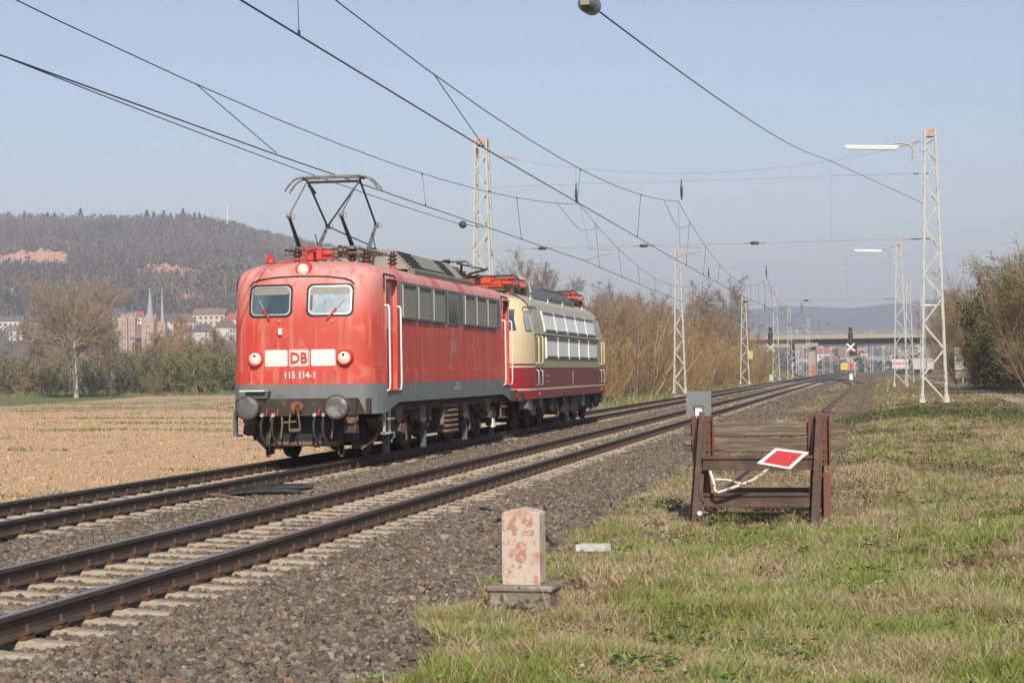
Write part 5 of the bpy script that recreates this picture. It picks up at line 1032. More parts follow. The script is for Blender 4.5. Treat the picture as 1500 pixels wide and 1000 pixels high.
def make_tree(name, label, cat, loc, seed, h=13, trunk=.28, fork=.3, spread=.6, limbs=9, n2=9, n3=9, n4=5, col=(.34, .25, .17), tcol=(.36, .32, .26), tw=.022, leaf=0, lcol=None, lsize=.16, group=None, trop=.12, dens_low=.0, lr1=(.5, .75), l4=(.5, .8)):
    g = np.random.default_rng(seed); t = thing(name, label, cat, loc, 0, group)
    P0, R0 = branch(g, np.zeros((1, 3))-[0, 0, .3], np.array([[0, 0, 1.]]), np.array([h*.72]), np.array([trunk]), np.array([trunk*.3]), 8, .05, .05)
    b, d, L, r = spawn(g, P0, R0, limbs, fork, 1., (spread*.6, spread*1.25), lr1, .62); L *= 1.25; P1, R1 = branch(g, b, d, L, r, r*.3, 6, .13, trop)
    b, d, L, r = spawn(g, P1, R1, n2, .15, 1., (.4, .95), (.35, .65), .6); r = np.maximum(r, tw*1.3); P2, R2_ = branch(g, b, d, L, r, r*.4, 4, .16, trop*.8)
    b, d, L, r = spawn(g, P2, R2_, n3, .1, 1., (.35, .95), (.4, .75), .6); r = np.maximum(r, tw*.8); P3, R3 = branch(g, b, d, L, r, r*.6, 3, .18, trop*.6)
    wood_mesh('trunk', [(P0, R0, 8, tcol, .05, g), (P1, R1, 6, tuple((a+b_)/2 for a, b_ in zip(tcol, col)), .1, g)], t)
    sets = [(P2, R2_, 4, col, .15, g), (P3, R3, 3, col, .25, g)]; PL = P3
    if n4: b, d, L, r = spawn(g, P3, R3, n4, .2, 1., (.3, .9), l4, 1.); r = np.full(len(b), tw*.55); P4, R4 = branch(g, b, d, L, r, r*.6, 2, .15, .05); sets.append((P4, R4, 3, col, .3, g)); PL = P4
    wood_mesh('crown', sets, t)
    if leaf: add_leaves(t, PL, leaf, lcol, lsize, g)
    return t
def add_leaves(t, PL, n, lcol, lsize, g):
    k = g.integers(0, len(PL), n); e = PL[k, g.integers(1, PL.shape[1], n)]+g.normal(0, .12, (n, 3)); pal = np.array(lcol); c = pal[g.integers(0, len(pal), n)]*g.uniform(.75, 1.25, (n, 1))
    u = g.normal(size=(n, 3)); u /= np.linalg.norm(u, axis=1)[:, None]; v = np.cross(u, g.normal(size=(n, 3))); v /= np.linalg.norm(v, axis=1)[:, None]; s = g.uniform(.6, 1.2, (n, 1))*lsize
    V = np.stack([e-u*s, e-v*s*.6, e+u*s, e+v*s*.6], 1).reshape(-1, 3); np_mesh('leaves', V, np.arange(4*n).reshape(-1, 4), m_leaf, t, col=np.repeat(c, 4, 0))
def make_shrub(name, label, cat, loc, seed, h=8, stems=16, fan=.55, n2=10, n3=9, n4=0, col=(.3, .2, .13), tcol=(.33, .28, .2), tw=.02, leaf=0, lcol=None, lsize=.15, group=None, trop=.05, base_r=.8, lr=(.7, 1.05)):
    g = np.random.default_rng(seed); t = thing(name, label, cat, loc, 0, group); a = g.uniform(0, 2*np.pi, stems); rr = base_r*np.sqrt(g.random(stems)); th = g.uniform(.05, fan, stems)
    b = np.stack([rr*np.cos(a), rr*np.sin(a), np.full(stems, -.3)], -1); d = np.stack([np.sin(th)*np.cos(a), np.sin(th)*np.sin(a), np.cos(th)], -1); L = h*g.uniform(*lr, stems); r = g.uniform(.03, .08, stems)*h/8
    P1, R1 = branch(g, b, d, L, r, r*.25, 7, .07, trop)
    b, d, L, r = spawn(g, P1, R1, n2, .12, 1., (.3, 1.0), (.2, .42), .55); r = np.maximum(r, tw); P2, R2_ = branch(g, b, d, L, r, r*.5, 4, .12, .1)
    b, d, L, r = spawn(g, P2, R2_, n3, .1, 1., (.35, 1.15), (.35, .7), .7); r = np.maximum(r*.6, tw*.6); P3, R3 = branch(g, b, d, L, r, r*.6, 2, .25, .05)
    wood_mesh('trunk', [(P1, R1, 5, tcol, .2, g)], t); sets = [(P2, R2_, 3, col, .2, g), (P3, R3, 3, col, .3, g)]; PL = P3
    wood_mesh('crown', sets, t)
    if leaf: add_leaves(t, PL, leaf, lcol, lsize, g)
    return t
def copy_thing(o, loc, rz, s, label): c = copy_tree(o); c.location = loc; c.rotation_euler = (0, 0, rz); c.scale = (s, s, s*random.uniform(.9, 1.1)); c['label'] = label; return c
BR = (.33, .25, .185); BG = (.40, .275, .16); OC = (.47, .32, .14); GY = (.31, .26, .215)
GL_ = [(.19, .24, .06), (.25, .28, .08), (.15, .19, .055), (.30, .29, .11)]; IV = [(.055, .085, .02), (.085, .13, .03), (.035, .055, .015), (.12, .17, .04)]
# the lone tree at the field edge, and the wood behind it
gW = 'trees and shrubs along the far field edge'
make_tree('bare_tree', 'large lone bare tree with a pale trunk at the far edge of the field', 'tree', (-103.5, 248, -1.0), 4, 13.6, .42, .36, 1.1, 17, 11, 9, 5, (.37, .285, .205), (.48, .42, .33), .026, trop=.07, lr1=(.85, 1.2))
t1 = make_tree('bare_tree', 'brown bare tree at the left end of the wood behind the field', 'tree', (-122, 275, -1), 11, 12.5, .2, .22, .5, 10, 8, 8, 4, BR, GY, .034, group=gW)
t2 = make_tree('bare_tree', 'slender pale stemmed bare tree in the middle of the wood behind the field', 'tree', (-98, 272, -1), 12, 11.5, .13, .3, .35, 8, 7, 8, 4, BG, (.4, .35, .27), .032, group=gW)
s1 = make_shrub('budding_shrub', 'green budding shrub between the lone tree and the red locomotive', 'shrub', (-90.5, 262, -1), 13, 7.0, 12, .8, 8, 7, 0, BG, GY, .03, 3600, GL_, .15, gW)
s2 = make_shrub('budding_shrub', 'olive green shrub left of the lone tree', 'shrub', (-113, 262, -1), 14, 6.2, 14, .8, 8, 8, 0, BG, GY, .034, 2000, [(.23, .24, .08), (.29, .27, .12), (.19, .17, .08)], .15, gW)
s3 = make_shrub('bare_shrub', 'dark bare thicket right behind the lone tree', 'shrub', (-104, 268, -1), 15, 6.8, 18, .8, 9, 8, 0, (.2, .15, .11), GY, .034, 600, GL_, .2, gW)
wd = ['brown twiggy tree', 'thin stemmed bare tree', 'fresh green shrub', 'olive tinted shrub', 'dark leafless thicket']
where = ['at the far left picture edge', 'left of the lone tree crown', 'behind the crown of the lone tree', 'just right of the lone tree', 'below the twin church towers', 'below the thin church spire', 'left of the red locomotive front', 'right beside the red locomotive front', 'hidden partly by the red locomotive']
plan = [(0, -126, 288, 1.05), (0, -114, 283, .98), (0, -107, 290, 1.0), (1, -118, 280, .9), (1, -110, 278, .92), (1, -103, 282, .95), (1, -94.5, 276, .98), (1, -91, 282, .96), (1, -88, 274, .85), (0, -85, 284, .85), (0, -97, 292, .92), (0, -101, 286, .88), (0, -91, 294, .92), (0, -104, 280, .95), (0, -111, 276, 1.0), (0, -95, 280, .9), (0, -98.5, 278, .85), (0, -88, 286, 1.0), (0, -119, 290, 1.05), (1, -106.5, 276, .95), (1, -101, 276, .9), (4, -101.5, 266, .9), (4, -97, 268, 1.0), (1, -96.5, 270, .9), (1, -93, 270, .85),
        (2, -95, 264, .85), (2, -87, 266, .95), (2, -100, 266, .7), (2, -84.5, 272, 1.0), (2, -92.5, 268, .9), (3, -118, 263, 1.0), (3, -121.5, 266, 1.1), (3, -108.5, 266, .95), (3, -98, 262, .6), (4, -99, 270, .85), (4, -108, 272, 1.0), (4, -115, 270, .9), (4, -94, 272, .95), (4, -123.5, 272, .95), (4, -89, 269, .7), (4, -86, 268, .8),
        (0, -78, 290, .9), (3, -76, 276, .9), (2, -68, 276, .9), (0, -64, 288, .9), (3, -60, 276, .9), (4, -52, 276, 1.), (0, -46, 285, .9), (3, -40, 275, 1.)]
used_l = set()
for i, (k, x, y, s) in enumerate(plan):
    px = 750+2888*math.tan(math.atan(x/y)+YAW); w_ = where[0 if px < 25 else 1 if px < 65 else 2 if px < 140 else 3 if px < 175 else 4 if px < 205 else 5 if px < 265 else 6 if px < 310 else 7 if px < 350 else 8]
    lb = f'{wd[k]} {w_}'; 
    if lb in used_l: lb = f'{wd[k]} {w_}, {"standing farther back" if y > 270 else "standing in front"}'
    if lb in used_l: lb = f'{"taller" if s > .9 else "smaller"} '+lb
    used_l.add(lb); copy_thing((t1, t2, s1, s2, s3)[k], (x, y, -1.0), random.uniform(0, 6.28), s*(.78 if k < 2 and px > 160 else 1.), lb)
for i_ in range(1):
    n = 9000; g = np.random.default_rng(5); x = g.uniform(-128, -20, n); y = far_edge(x)+g.normal(0, 1.0, n)-1.5; blades('field_edge_grass', x, y, g.uniform(.3, .8, n), g.uniform(.06, .12, n), cols([(.36, .3, .17), (.22, .25, .09), (.3, .27, .13)]), g, 'tall pale grass fringe along the far field edge', .5, zo=-1.0-gz(x, y))

# willow thicket and trees beside the line, centre
gC = 'bushes left of the line beyond the locomotives'
w1 = make_shrub('willow_bush', 'big fan shaped willow bush with pale stems right behind the cream locomotive', 'bush', (-17.2, 152, -.8), 31, 8.6, 26, .85, 15, 12, 0, BG, (.45, .36, .24), .015, 6000, [(.50, .36, .21), (.42, .30, .18)], .04, gC, .05, .9, (.7, 1.0))
w2 = make_shrub('brown_bush', 'dense brown leafless bush left of the willow fan, behind the cream roof', 'bush', (-20.5, 146, -.8), 32, 7.6, 26, .8, 15, 13, 0, (.29, .195, .125), BR, .016, 7000, [(.42, .29, .18), (.34, .25, .16), (.30, .28, .12)], .045, gC, .10, 1.4, (.8, 1.0))
w3 = make_shrub('ochre_bush', 'ochre yellowish leafless bush behind the mast beyond the cream locomotive', 'bush', (-16.6, 172, -.8), 33, 6.6, 26, .85, 14, 12, 0, OC, BG, .018, 6000, [(.52, .36, .14), (.44, .33, .13), (.36, .34, .13)], .045, gC, .10, 1.4, (.8, 1.0))
w4 = make_tree('bare_tree', 'grey bare tree rising above the brown bushes behind the cream roof', 'tree', (-30, 192, -1), 34, 14.0, .22, .25, .5, 10, 8, 9, 5, GY, GY, .024, group=gC)
for (k, x, y, s, lb) in ((1, -18.6, 160, 1.0, 'brown bush filling in behind the willow fan'), (1, -17.0, 196, 1.0, 'brown bush just right of the first mast beyond the locomotives'), (0, -20.5, 178, .95, 'second willow bush standing behind the first mast'), (2, -15.8, 186, .75, 'low ochre bush right of the first mast foot'), (2, -16.0, 205, .85, 'ochre bush midway between the first and second left masts'), (2, -15.4, 236, .9, 'ochre bush right of the mast with the yellow plate'), (1, -17.5, 222, 1.1, 'tall brown bush behind the mast with the yellow plate'), (2, -15.3, 265, .9, 'ochre bush just left of the left white cross signal'), (1, -17.8, 258, 1.05, 'brown bush left of the white cross signal, set back'), (1, -21, 168, 1.15, 'tallest brown bush behind the willow fan'), (0, -22.5, 200, 1.0, 'willow bush set back between the first two left masts'), (1, -23.5, 235, 1.1, 'brown bush set back near the second left mast'), (1, -17.2, 290, .9, 'brown bush on the bridge side of the left signal'), (2, -19.5, 142, .8, 'ochre bush low beside the cream locomotive rear end')):
    copy_thing((w1, w2, w3)[k], (x, y, -.8), random.uniform(0, 6.28), s, lb)
for x, y, s, lb in ((-35, 205, 1.05, 'grey bare tree left of the willow fan top, against the sky'), (-27, 218, .95, 'grey bare tree right behind the first left mast top'), (-25, 246, .95, 'grey bare tree with a round top between the first two left masts'), (-22, 275, 1.15, 'tall grey bare tree right of the second left mast'), (-20.5, 305, 1.15, 'tall bare tree with ivy spots left of the bridge end'), (-42, 215, 1.0, 'grey bare tree right above the cream locomotive roof'), (-26, 330, 1.1, 'dark bare tree behind the left bridge end'), (-33, 260, 1.0, 'grey bare tree far back above the brown bushes')):
    copy_thing(w4, (x, y, -1), random.uniform(0, 6.28), s, lb)
n = 5000; g = np.random.default_rng(6); x = g.uniform(-17.5, -14.4, n); y = g.uniform(120, 330, n)
blades('reeds', x, y, g.uniform(.4, 1.1, n), g.uniform(.03, .05, n), cols([(.42, .36, .2), (.3, .3, .12), (.2, .24, .07)]), g, 'pale reeds and rank grass at the foot of the bushes left of the line', .4)
# the dense hedge on the right
gR = 'overgrown hedge at the right picture edge'
r1 = make_shrub('hedge_bush', 'brown leafless bush at the right picture edge above the footpath', 'bush', (9.3, 100, 0), 41, 7.6, 30, .6, 16, 14, 0, (.31, .215, .14), BG, .0125, 9000, [(.40, .30, .17), (.28, .29, .11), (.22, .26, .08), (.18, .23, .06)], .04, gR, .12, 1.7, (.8, 1.0))
r2 = make_shrub('ivy_bush', 'dark green ivy clad bush in the middle of the right hedge', 'bush', (8.6, 112, 0), 42, 6.6, 22, .6, 12, 10, 0, BG, GY, .013, 14000, IV+[(.11, .15, .035)], .085, gR, .08, 1.4)
r3 = make_tree('weeping_tree', 'tree with drooping fresh green twigs entering from the right edge', 'tree', (10.0, 96, 0), 43, 11.2, .22, .4, .8, 9, 8, 8, 4, (.26, .2, .12), GY, .012, 9000, [(.2, .22, .06), (.26, .27, .09)], .055, gR, -.02)
for (k, x, y, s, lb) in ((0, 11.2, 108, 1.0, 'brown bush behind the footpath bend'), (0, 8.9, 128, 1.0, 'brown bush left of the ivy clad bush'), (0, 8.4, 150, .95, 'brown bush at the left end of the right hedge'), (1, 10.6, 124, 1.1, 'second ivy clad bush set farther back in the hedge'), (0, 12.5, 130, 1.15, 'tall brown bush at the back of the right hedge'), (0, 9.2, 178, 1.0, 'brown bush directly right of the nearest mast'), (0, 7.7, 121, .62, 'low brown bush in front of the ivy clad bush'), (0, 8.6, 92, .55, 'low twiggy bush beside the footpath'), (0, 10.5, 205, 1.1, 'distant brown bush behind the nearest right mast'), (0, 11.5, 240, 1.1, 'farthest brown bush before the bridge on the right'), (1, 11.8, 104, .7, 'small ivy bush at the picture edge'), (1, 9.4, 118, .95, 'broad ivy bush beside the middle of the hedge'), (1, 10.6, 99, .8, 'ivy bush just above the footpath bend'), (0, 10.6, 116, 1.0, 'brown bush rising between two ivy bushes')):
    copy_thing((r1, r2)[k], (x, y, 0), random.uniform(0, 6.28), s, lb)

# ---------------------------------------------------------------- hills, forest, town
m_hill = material('hill_floor', (.20, .16, .125), 1., layers=[(.02, (.10, .095, .065), .45, .6)], spec=.05)
def hillz(x, y):
    a = np.interp(y, [700, 850, 950, 1050, 1800, 2000, 2600], [-1.2, 8, 20, 38, 150, 154, 90])/150
    top = np.interp(np.asarray(x)*1800/np.maximum(y, 700), [-1500, -1000, -640, -590, -530, -470, -400, -300, -200, -60], [150, 152, 140, 134, 119, 104, 82, 50, 18, 0])
    return -1.3+a*top+(vnoise(x, y, 90, 1)-.5)*8*sstep(1050, 1300, y)*np.clip(top/100, 0, 1)
sheet('hill', np.linspace(-1700, -40, 90), np.linspace(690, 2600, 90), hillz, m_hill)
g = np.random.default_rng(21); n = 17000; y = 1010+860*g.random(n)**.9; x = -y*np.tan(g.uniform(.16, .47, n)); 
rocks = [(-640, 1440, 36, 18), (-508, 1362, 20, 14), (-478, 1330, 19, 12), (-406, 1146, 12, 8)]
k = (vnoise(x, y, 60, 2) > .12) & (hillz(x, y) > 2)
for rx, ry, w, hh in rocks: k &= ~((np.abs(x/y*ry-rx) < w*(.8+.3*vnoise(x, y, 9, 4))) & (y > ry-(125 if hh > 9 else 45)) & (y < ry+12))
x, y = x[k], y[k]; n = len(x); z = hillz(x, y); H = g.uniform(11, 18, n)*(1-.35*(y < 1150)); nl = 34
ev = (vnoise(x, y, 45, 3)*.6+g.random(n)*.4 > .74); base = np.where(ev[:, None], [.075, .095, .055], [.235, .185, .14])*g.uniform(.7, 1.25, (n, 1)); base *= (1+.5*(vnoise(x, y, 130, 6)-.5))[:, None]
th = g.uniform(0, 2*np.pi, (n, nl)); hh = g.random((n, nl)); rr = (1-hh*.5)*3.0*np.sqrt(g.random((n, nl)))*(np.where(ev, .7, 1.)[:, None]); C = np.stack([x[:, None]+rr*np.cos(th), y[:, None]+rr*np.sin(th), z[:, None]+H[:, None]*(.30+.68*hh)], -1).reshape(-1, 3)
m_ = len(C); u = g.normal(size=(m_, 3))*[.55, .55, 1.1]; u /= np.linalg.norm(u, axis=1)[:, None]; v = np.cross(u, g.normal(size=(m_, 3))); v /= np.linalg.norm(v, axis=1)[:, None]; s = g.uniform(.5, 1.5, (m_, 1))
V = np.stack([C-u*s, C-v*s*.45, C+u*s, C+v*s*.45], 1).reshape(-1, 3)
tag(np_mesh('hill_forest', V, np.arange(4*m_).reshape(-1, 4), m_leaf, col=np.repeat(np.repeat(base, nl, 0)*g.uniform(.8, 1.2, (m_, 1)), 4, 0)), 'leafless purple brown forest covering the hill', 'forest', kind='stuff')
k = g.random(n) < .25; T = np.stack([x[k], y[k], z[k]], -1); q = np.array([.16, 0, 0]); hT = np.stack([0*H[k], 0*H[k], H[k]*.9], -1)
V = np.stack([T-q*1.4, T+q*1.4, T+hT+q, T+hT-q], 1).reshape(-1, 3); tag(np_mesh('hill_forest_stems', V, np.arange(len(V)).reshape(-1, 4), m_bark, col=np.tile([[.42, .36, .3]], (len(V), 1))), 'pale stems showing among the leafless hill forest', 'forest', kind='stuff')
m_rock = material('red_sandstone', (.55, .27, .19), .95, layers=[(.25, (.42, .24, .18), .5, .7), ((.1, .1, .6), (.60, .36, .27), .5, .65)], bump=(.4, 1., 1.))
for i, (rx, ry, w, hh) in enumerate(rocks):
    mb = MB(); nn = 26; g3 = random.Random(i); rows = []
    for j in range(6):
        rows.append([(rx-w+2*w*q_/nn+g3.uniform(-.6, .6), ry+j*3.0+g3.uniform(-1.4, 1.4), float(hillz(rx, ry))+1+(hh*.72*math.sin(math.pi*min(1, max(0, q_/nn)))**.4*(.9+.1*math.sin(q_*.9+i)))*j/5+g3.uniform(-.9, .9)) for q_ in range(nn+1)])
    vs = [p for r_ in rows for p in r_]; mb.add(vs, [(j*(nn+1)+q_, j*(nn+1)+q_+1, (j+1)*(nn+1)+q_+1, (j+1)*(nn+1)+q_) for j in range(5) for q_ in range(nn)])
    tag(mb.build('sandstone_outcrop', m_rock), ['wide red sandstone cliff in the forest, farthest left on the hill', 'red sandstone cliff in the middle of the forested hill', 'lower red sandstone cliff just right of the middle one', 'smallest red rock patch low on the hill right of the spires'][i], 'rock outcrop', 'red rock outcrops on the hill')
# conifers along the skyline
gK = 'dark conifers on the hill skyline'
def conifer(loc, h, seed, label):
    g = np.random.default_rng(seed); t = thing('conifer_tree', label, 'tree', loc, 0, gK); n = 420; f = g.random(n)**.8; a = g.uniform(0, 6.28, n); r = (1-f*.85)*h*.30*np.sqrt(g.random(n)); C = np.stack([r*np.cos(a), r*np.sin(a), h*(.12+.86*f)], -1)
    u = np.stack([np.cos(a), np.sin(a), -.5+0*a], -1); v = g.normal(size=(n, 3))*.4+[0, 0, .3]; s = h*.05; V = np.stack([C-u*s, C-v*s, C+u*s, C+v*s], 1).reshape(-1, 3)
    np_mesh('crown', V, np.arange(4*n).reshape(-1, 4), m_leaf, t, col=np.tile([[.035, .055, .035]], (4*n, 1))); MB().tube([(0, 0, -1), (0, 0, h*.9)], [.3, .05], 5).build('trunk', m_bark, t); return t
sky_c = [(-744.8, 14.5), (-771.4, 9), (-778.4, 9), (-677.6, 13), (-670.7, 11), (-660.4, 12), (-653.5, 9), (-641.2, 14), (-629.6, 11), (-624.8, 11), (-619.4, 9), (-802.3, 10), (-819.3, 9)]
nmc = ['tallest conifer on the skyline, standing alone', 'conifer left of the tallest one on the skyline', 'small conifer leftmost of the pair beside the tallest', 'conifer starting the skyline group above the big cliff gap', 'second conifer of the middle skyline group', 'third conifer of the middle skyline group', 'lower conifer closing the middle skyline group', 'broad conifer between the two skyline groups', 'first conifer of the group left of the radio mast', 'middle conifer of the group left of the radio mast', 'conifer nearest the radio mast', 'conifer near the left picture edge on the skyline', 'conifer farthest left on the skyline']
for i, (x, h) in enumerate(sky_c): conifer((x, 1800, float(hillz(x, 1800))+9), h*.78+1.5, i, nmc[i])
rm = thing('radio_mast', 'thin white radio mast on top of the hill', 'mast', (-597, 1800, float(hillz(-597, 1800)))); MB().tube([(0, 0, 0), (0, 0, 20), (0, 0, 31)], [1.0, .8, .5], 8).build('shaft', m_white, rm); MB().tube([(0, 0, 16), (0, 0, 17.5)], 1.5, 10).build('platform', m_white, rm)

m_tile = material('red_roof_tiles', (.42, .12, .075), .8, layers=[(.6, (.32, .10, .07), .45, .65)]); m_slate = material('slate_roof', (.13, .13, .14), .7, layers=[(.5, (.18, .175, .18), .45, .65)]); m_browr = material('brown_roof', (.24, .15, .11), .8)
m_wallw = material('white_render', (.72, .70, .64), .85, layers=[(.8, (.62, .6, .54), .5, .7)]); m_wally = material('cream_render', (.60, .52, .38), .85); m_wallp = material('pink_sandstone_wall', (.50, .36, .28), .9, layers=[(.6, (.48, .30, .23), .45, .65)]); m_wallg = material('grey_render', (.40, .40, .40), .85)
m_win = material('far_window', (.05, .06, .07), .15, spec=.8)
def house(x, y, z, w, d, h, rh, wall, roof, rz, label, floors=2, hip=False, group='houses of the town', name='house'):
    t = thing(name, label, 'house', (x, y, z), rz, group); MB().box((0, 0, h/2-3), (w, d, h+6)).build('wall', wall, t); mb = MB(); o = .35
    if rh <= .6: mb.box((0, 0, h+.2), (w+.4, d+.4, .4))
    else:
        i = w*.28 if hip else 0; mb.add([(-w/2-o, -d/2-o, h), (w/2+o, -d/2-o, h), (w/2+o, d/2+o, h), (-w/2-o, d/2+o, h), (-w/2-o+i+o*bool(i), 0, h+rh), (w/2+o-i, 0, h+rh)], [(0, 1, 5, 4), (2, 3, 4, 5), (1, 2, 5), (3, 0, 4), (0, 3, 2, 1)])
        if not hip:
            for s_ in (-1, 1): MB().add([(s_*(w/2-.0), -d/2, h), (s_*(w/2), d/2, h), (s_*(w/2), 0, h+rh*.95), (s_*(w/2-.2), -d/2, h), (s_*(w/2-.2), d/2, h), (s_*(w/2-.2), 0, h+rh*.95)], [(0, 1, 2), (3, 4, 5), (0, 1, 4, 3), (1, 2, 5, 4), (0, 2, 5, 3)]).build('gable', wall, t)
    r_ = mb.build('roof', roof, t)
    if rh > 1: MB().box((w*.2, .3, h+rh*.9), (.9, .9, 1.8)).build('chimney', m_browr, r_)
    nx_ = max(2, int(w/2.6))
    for f in range(floors):
        zz = h-1.6-2.8*f
        for k in range(nx_): MB().box((-w/2+w*(k+.5)/nx_, -d/2-.02, zz), (1.15, .1, 1.3)).build('window', m_win, t)
        for k in range(2):
            MB().box((w/2+.02, -d/4+d/2*k, zz), (.1, 1.1, 1.3)).build('window', m_win, t)
    if rh > 2 and not hip: MB().box((w/2+.3, 0, h+rh*.35), (.1, 1.0, 1.1)).build('window', m_win, t)
    return t
W_, Y_, P__, G_ = m_wallw, m_wally, m_wallp, m_wallg; TI, SL, BW = m_tile, m_slate, m_browr
H_ = [(-522.7, 1159, 54, 9, 7, 4.5, 1.8, W_, SL, .1, 'white villa with dark roof alone on the forested hillside', 2), (-487, 1062, 37, 8, 7, 4.5, 3.5, W_, TI, 1.2, 'white house with a red gable roof at the left picture edge'),
 (-457, 1008, 28, 13, 9, 5, 3, W_, SL, .2, 'long white house with dark roof low at the left edge'), (-463.5, 1050, 36.5, 6, 6, 4, 2.4, Y_, TI, .9, 'small cream house above the long white one'), (-441, 1001, 27, 10, 8, 5, 3, W_, SL, 1.3, 'white gabled house left of the lone tree crown'),
 (-434, 1023, 33, 12, 8, 4, .4, W_, SL, 0, 'flat roofed white house behind the lone tree crown'), (-417, 1012, 29, 10, 9, 5.5, 4.5, W_, BW, 1.4, 'white house with steep brown gable right of the lone tree crown'), (-402, 1001, 27, 9.5, 8, 6, 4.6, W_, TI, .1, 'white house with a big red hipped roof left of the twin towers', 2, True), (-394, 1004, 28, 7, 8, 6, 4.4, Y_, SL, 1.4, 'cream house with rounded grey gable beside the red hipped one'),
 (-419, 1052, 37.5, 26, 7, 3.2, .4, W_, SL, .1, 'long flat white building above the red roofed house'), (-386, 1012, 29, 6, 8, 5, 3.2, W_, TI, .0, 'white house with red roof between twin towers and crossing tower'), (-361, 993, 26, 8, 9, 5, 4, W_, SL, 1.3, 'white gabled house right of the thin spire'), (-349, 980, 24, 9, 9, 6, 4.6, W_, BW, 1.25, 'white house with steep gable in the gap right of the church'),
 (-338, 990, 26, 17, 10, 8, 3.4, Y_, BW, .1, 'large cream apartment block with a brown grey roof', 3), (-326, 944, 18, 9, 8, 6, 4, W_, SL, 1.2, 'white gabled house in front of the apartment block'), (-323.5, 984, 25, 10, 8, 6, 3.6, W_, TI, .2, 'white house with red roof next to the red locomotive', 2, True), (-321.5, 966, 21, 8, 9, 5.5, 4.2, W_, BW, 1.3, 'white gable facing us, closest to the red locomotive'),
 (-346, 931, 16, 8, 8, 5, 4, W_, SL, 1.3, 'pale house below the nave of the church'), (-338, 946, 18, 8, 7, 6, 3.6, P__, TI, .2, 'reddish brick house right below the thin spire'), (-359.5, 923, 15, 10, 8, 6, 3.6, W_, SL, .8, 'white house directly below the twin towers'), (-437, 975, 22, 12, 8, 5, 3, W_, BW, .3, 'low white house under the long white one at the left'), (-466, 985, 25, 8, 8, 5, 3, Y_, SL, .7, 'cream house beside the left picture edge, low'), (-425, 968, 21, 9, 8, 5, 3.5, W_, SL, 1.1, 'white gabled house behind the trunk of the lone tree'), (-412, 950, 18, 9, 8, 5, 3.5, W_, TI, .4, 'white house with red roof low behind the lone tree')]
for a in H_: house(*a)
ch = thing('church', 'pink sandstone church with twin gabled towers, crossing tower and thin spires', 'church', (0, 880, 0), 0)
def tower(xc, w, z0, z1, gh, ns=1):
    p = MB().box((xc, 0, (z0+z1)/2), (w, w, z1-z0)).build('tower', P__, ch)
    for s_, ax in ((-1, 1), (1, 1), (-1, 0), (1, 0)):
        mb = MB()
        if ax: mb.prism([(xc-w/2, z1), (xc+w/2, z1), (xc, z1+gh)], 1, s_*w/2-.15, s_*w/2+.15)
        else: mb.prism([(-w/2, z1), (w/2, z1), (0, z1+gh)], 0, xc+s_*w/2-.15, xc+s_*w/2+.15)
        mb.build('gable', P__, p)
    for zz in np.arange(z0+6, z1+.5, 3.2):
        for dx in (-.6, .6): MB().box((xc+dx, -w/2-.03, zz), (.35, .1, 1.2)).build('window', m_win, p)
    return p
a = tower(-342.6, 3.3, 8, 29.0, 3.2); b = tower(-338.7, 3.3, 8, 29.0, 3.2)
for xc, w, zb, zt in ((-342.6, 2.6, 29, 33.0), (-338.7, 2.6, 29, 33.)): MB().lathe((xc, 0, zb), (0, 0, 1), [(0, w/2), (zt-zb, .05)], 4).build('spire', SL, ch)
MB().lathe((-340.6, 4, 26), (0, 0, 1), [(0, 2.6), (5, 1.3), (8, .35), (13, .05)], 8).build('spire', SL, ch)
c_ = tower(-330.3, 6.0, 10, 28.0, 3.6); MB().lathe((-330.3, 0, 27), (0, 0, 1), [(0, 2.6), (5, 1.5), (17, .08)], 8).build('spire', material('lead_spire', (.32, .34, .35), .5), ch); MB().lathe((-331.4, 5, 27), (0, 0, 1), [(0, 1.6), (17.5, .05)], 8).build('spire', SL, ch)
d_ = tower(-324.1, 3.6, 10, 27.5, .4); MB().lathe((-324.2, 0, 27.5), (0, 0, 1), [(0, .9), (16.5, .06)], 8).build('spire', material('lead_spire_pale', (.4, .42, .43), .5), ch)
MB().box((-331, 3, 14), (13, 6, 12)).build('nave', BW, ch); MB().prism([(-2.2, 20), (6.5, 20), (2, 25.5)], 0, -339, -322).build('nave_roof', BW, ch)
for k in range(6): MB().box((-338+2.4*k, -1.55, 17.5), (.8, .1, 2.8)).build('window', m_win, ch)

g = np.random.default_rng(23); n = 2600; y = g.uniform(640, 1040, n); x = -y*np.tan(g.uniform(.10, .46, n)); z = hillz(x, y)-1; H = g.uniform(3, 7.5, n); nl = 26; kk = g.random(n) < .25
base = np.where(kk[:, None], [.12, .14, .07], [.27, .21, .165])*g.uniform(.6, 1.3, (n, 1)); th = g.uniform(0, 2*np.pi, (n, nl)); hh = g.random((n, nl)); rr = (1-hh*.5)*3.2*np.sqrt(g.random((n, nl)))
C = np.stack([x[:, None]+rr*np.cos(th), y[:, None]+rr*np.sin(th), z[:, None]+H[:, None]*(.15+.85*hh)], -1).reshape(-1, 3); m_ = len(C); u = g.normal(size=(m_, 3))*[.55, .55, 1.1]; u /= np.linalg.norm(u, axis=1)[:, None]; v = np.cross(u, g.normal(size=(m_, 3))); v /= np.linalg.norm(v, axis=1)[:, None]; s = g.uniform(.4, 1.1, (m_, 1))
tag(np_mesh('town_trees', np.stack([C-u*s, C-v*s*.45, C+u*s, C+v*s*.45], 1).reshape(-1, 3), np.arange(4*m_).reshape(-1, 4), m_leaf, col=np.repeat(np.repeat(base, nl, 0)*g.uniform(.7, 1.3, (m_, 1)), 4, 0)), 'brown garden trees standing thickly between the houses of the town', 'trees', kind='stuff')

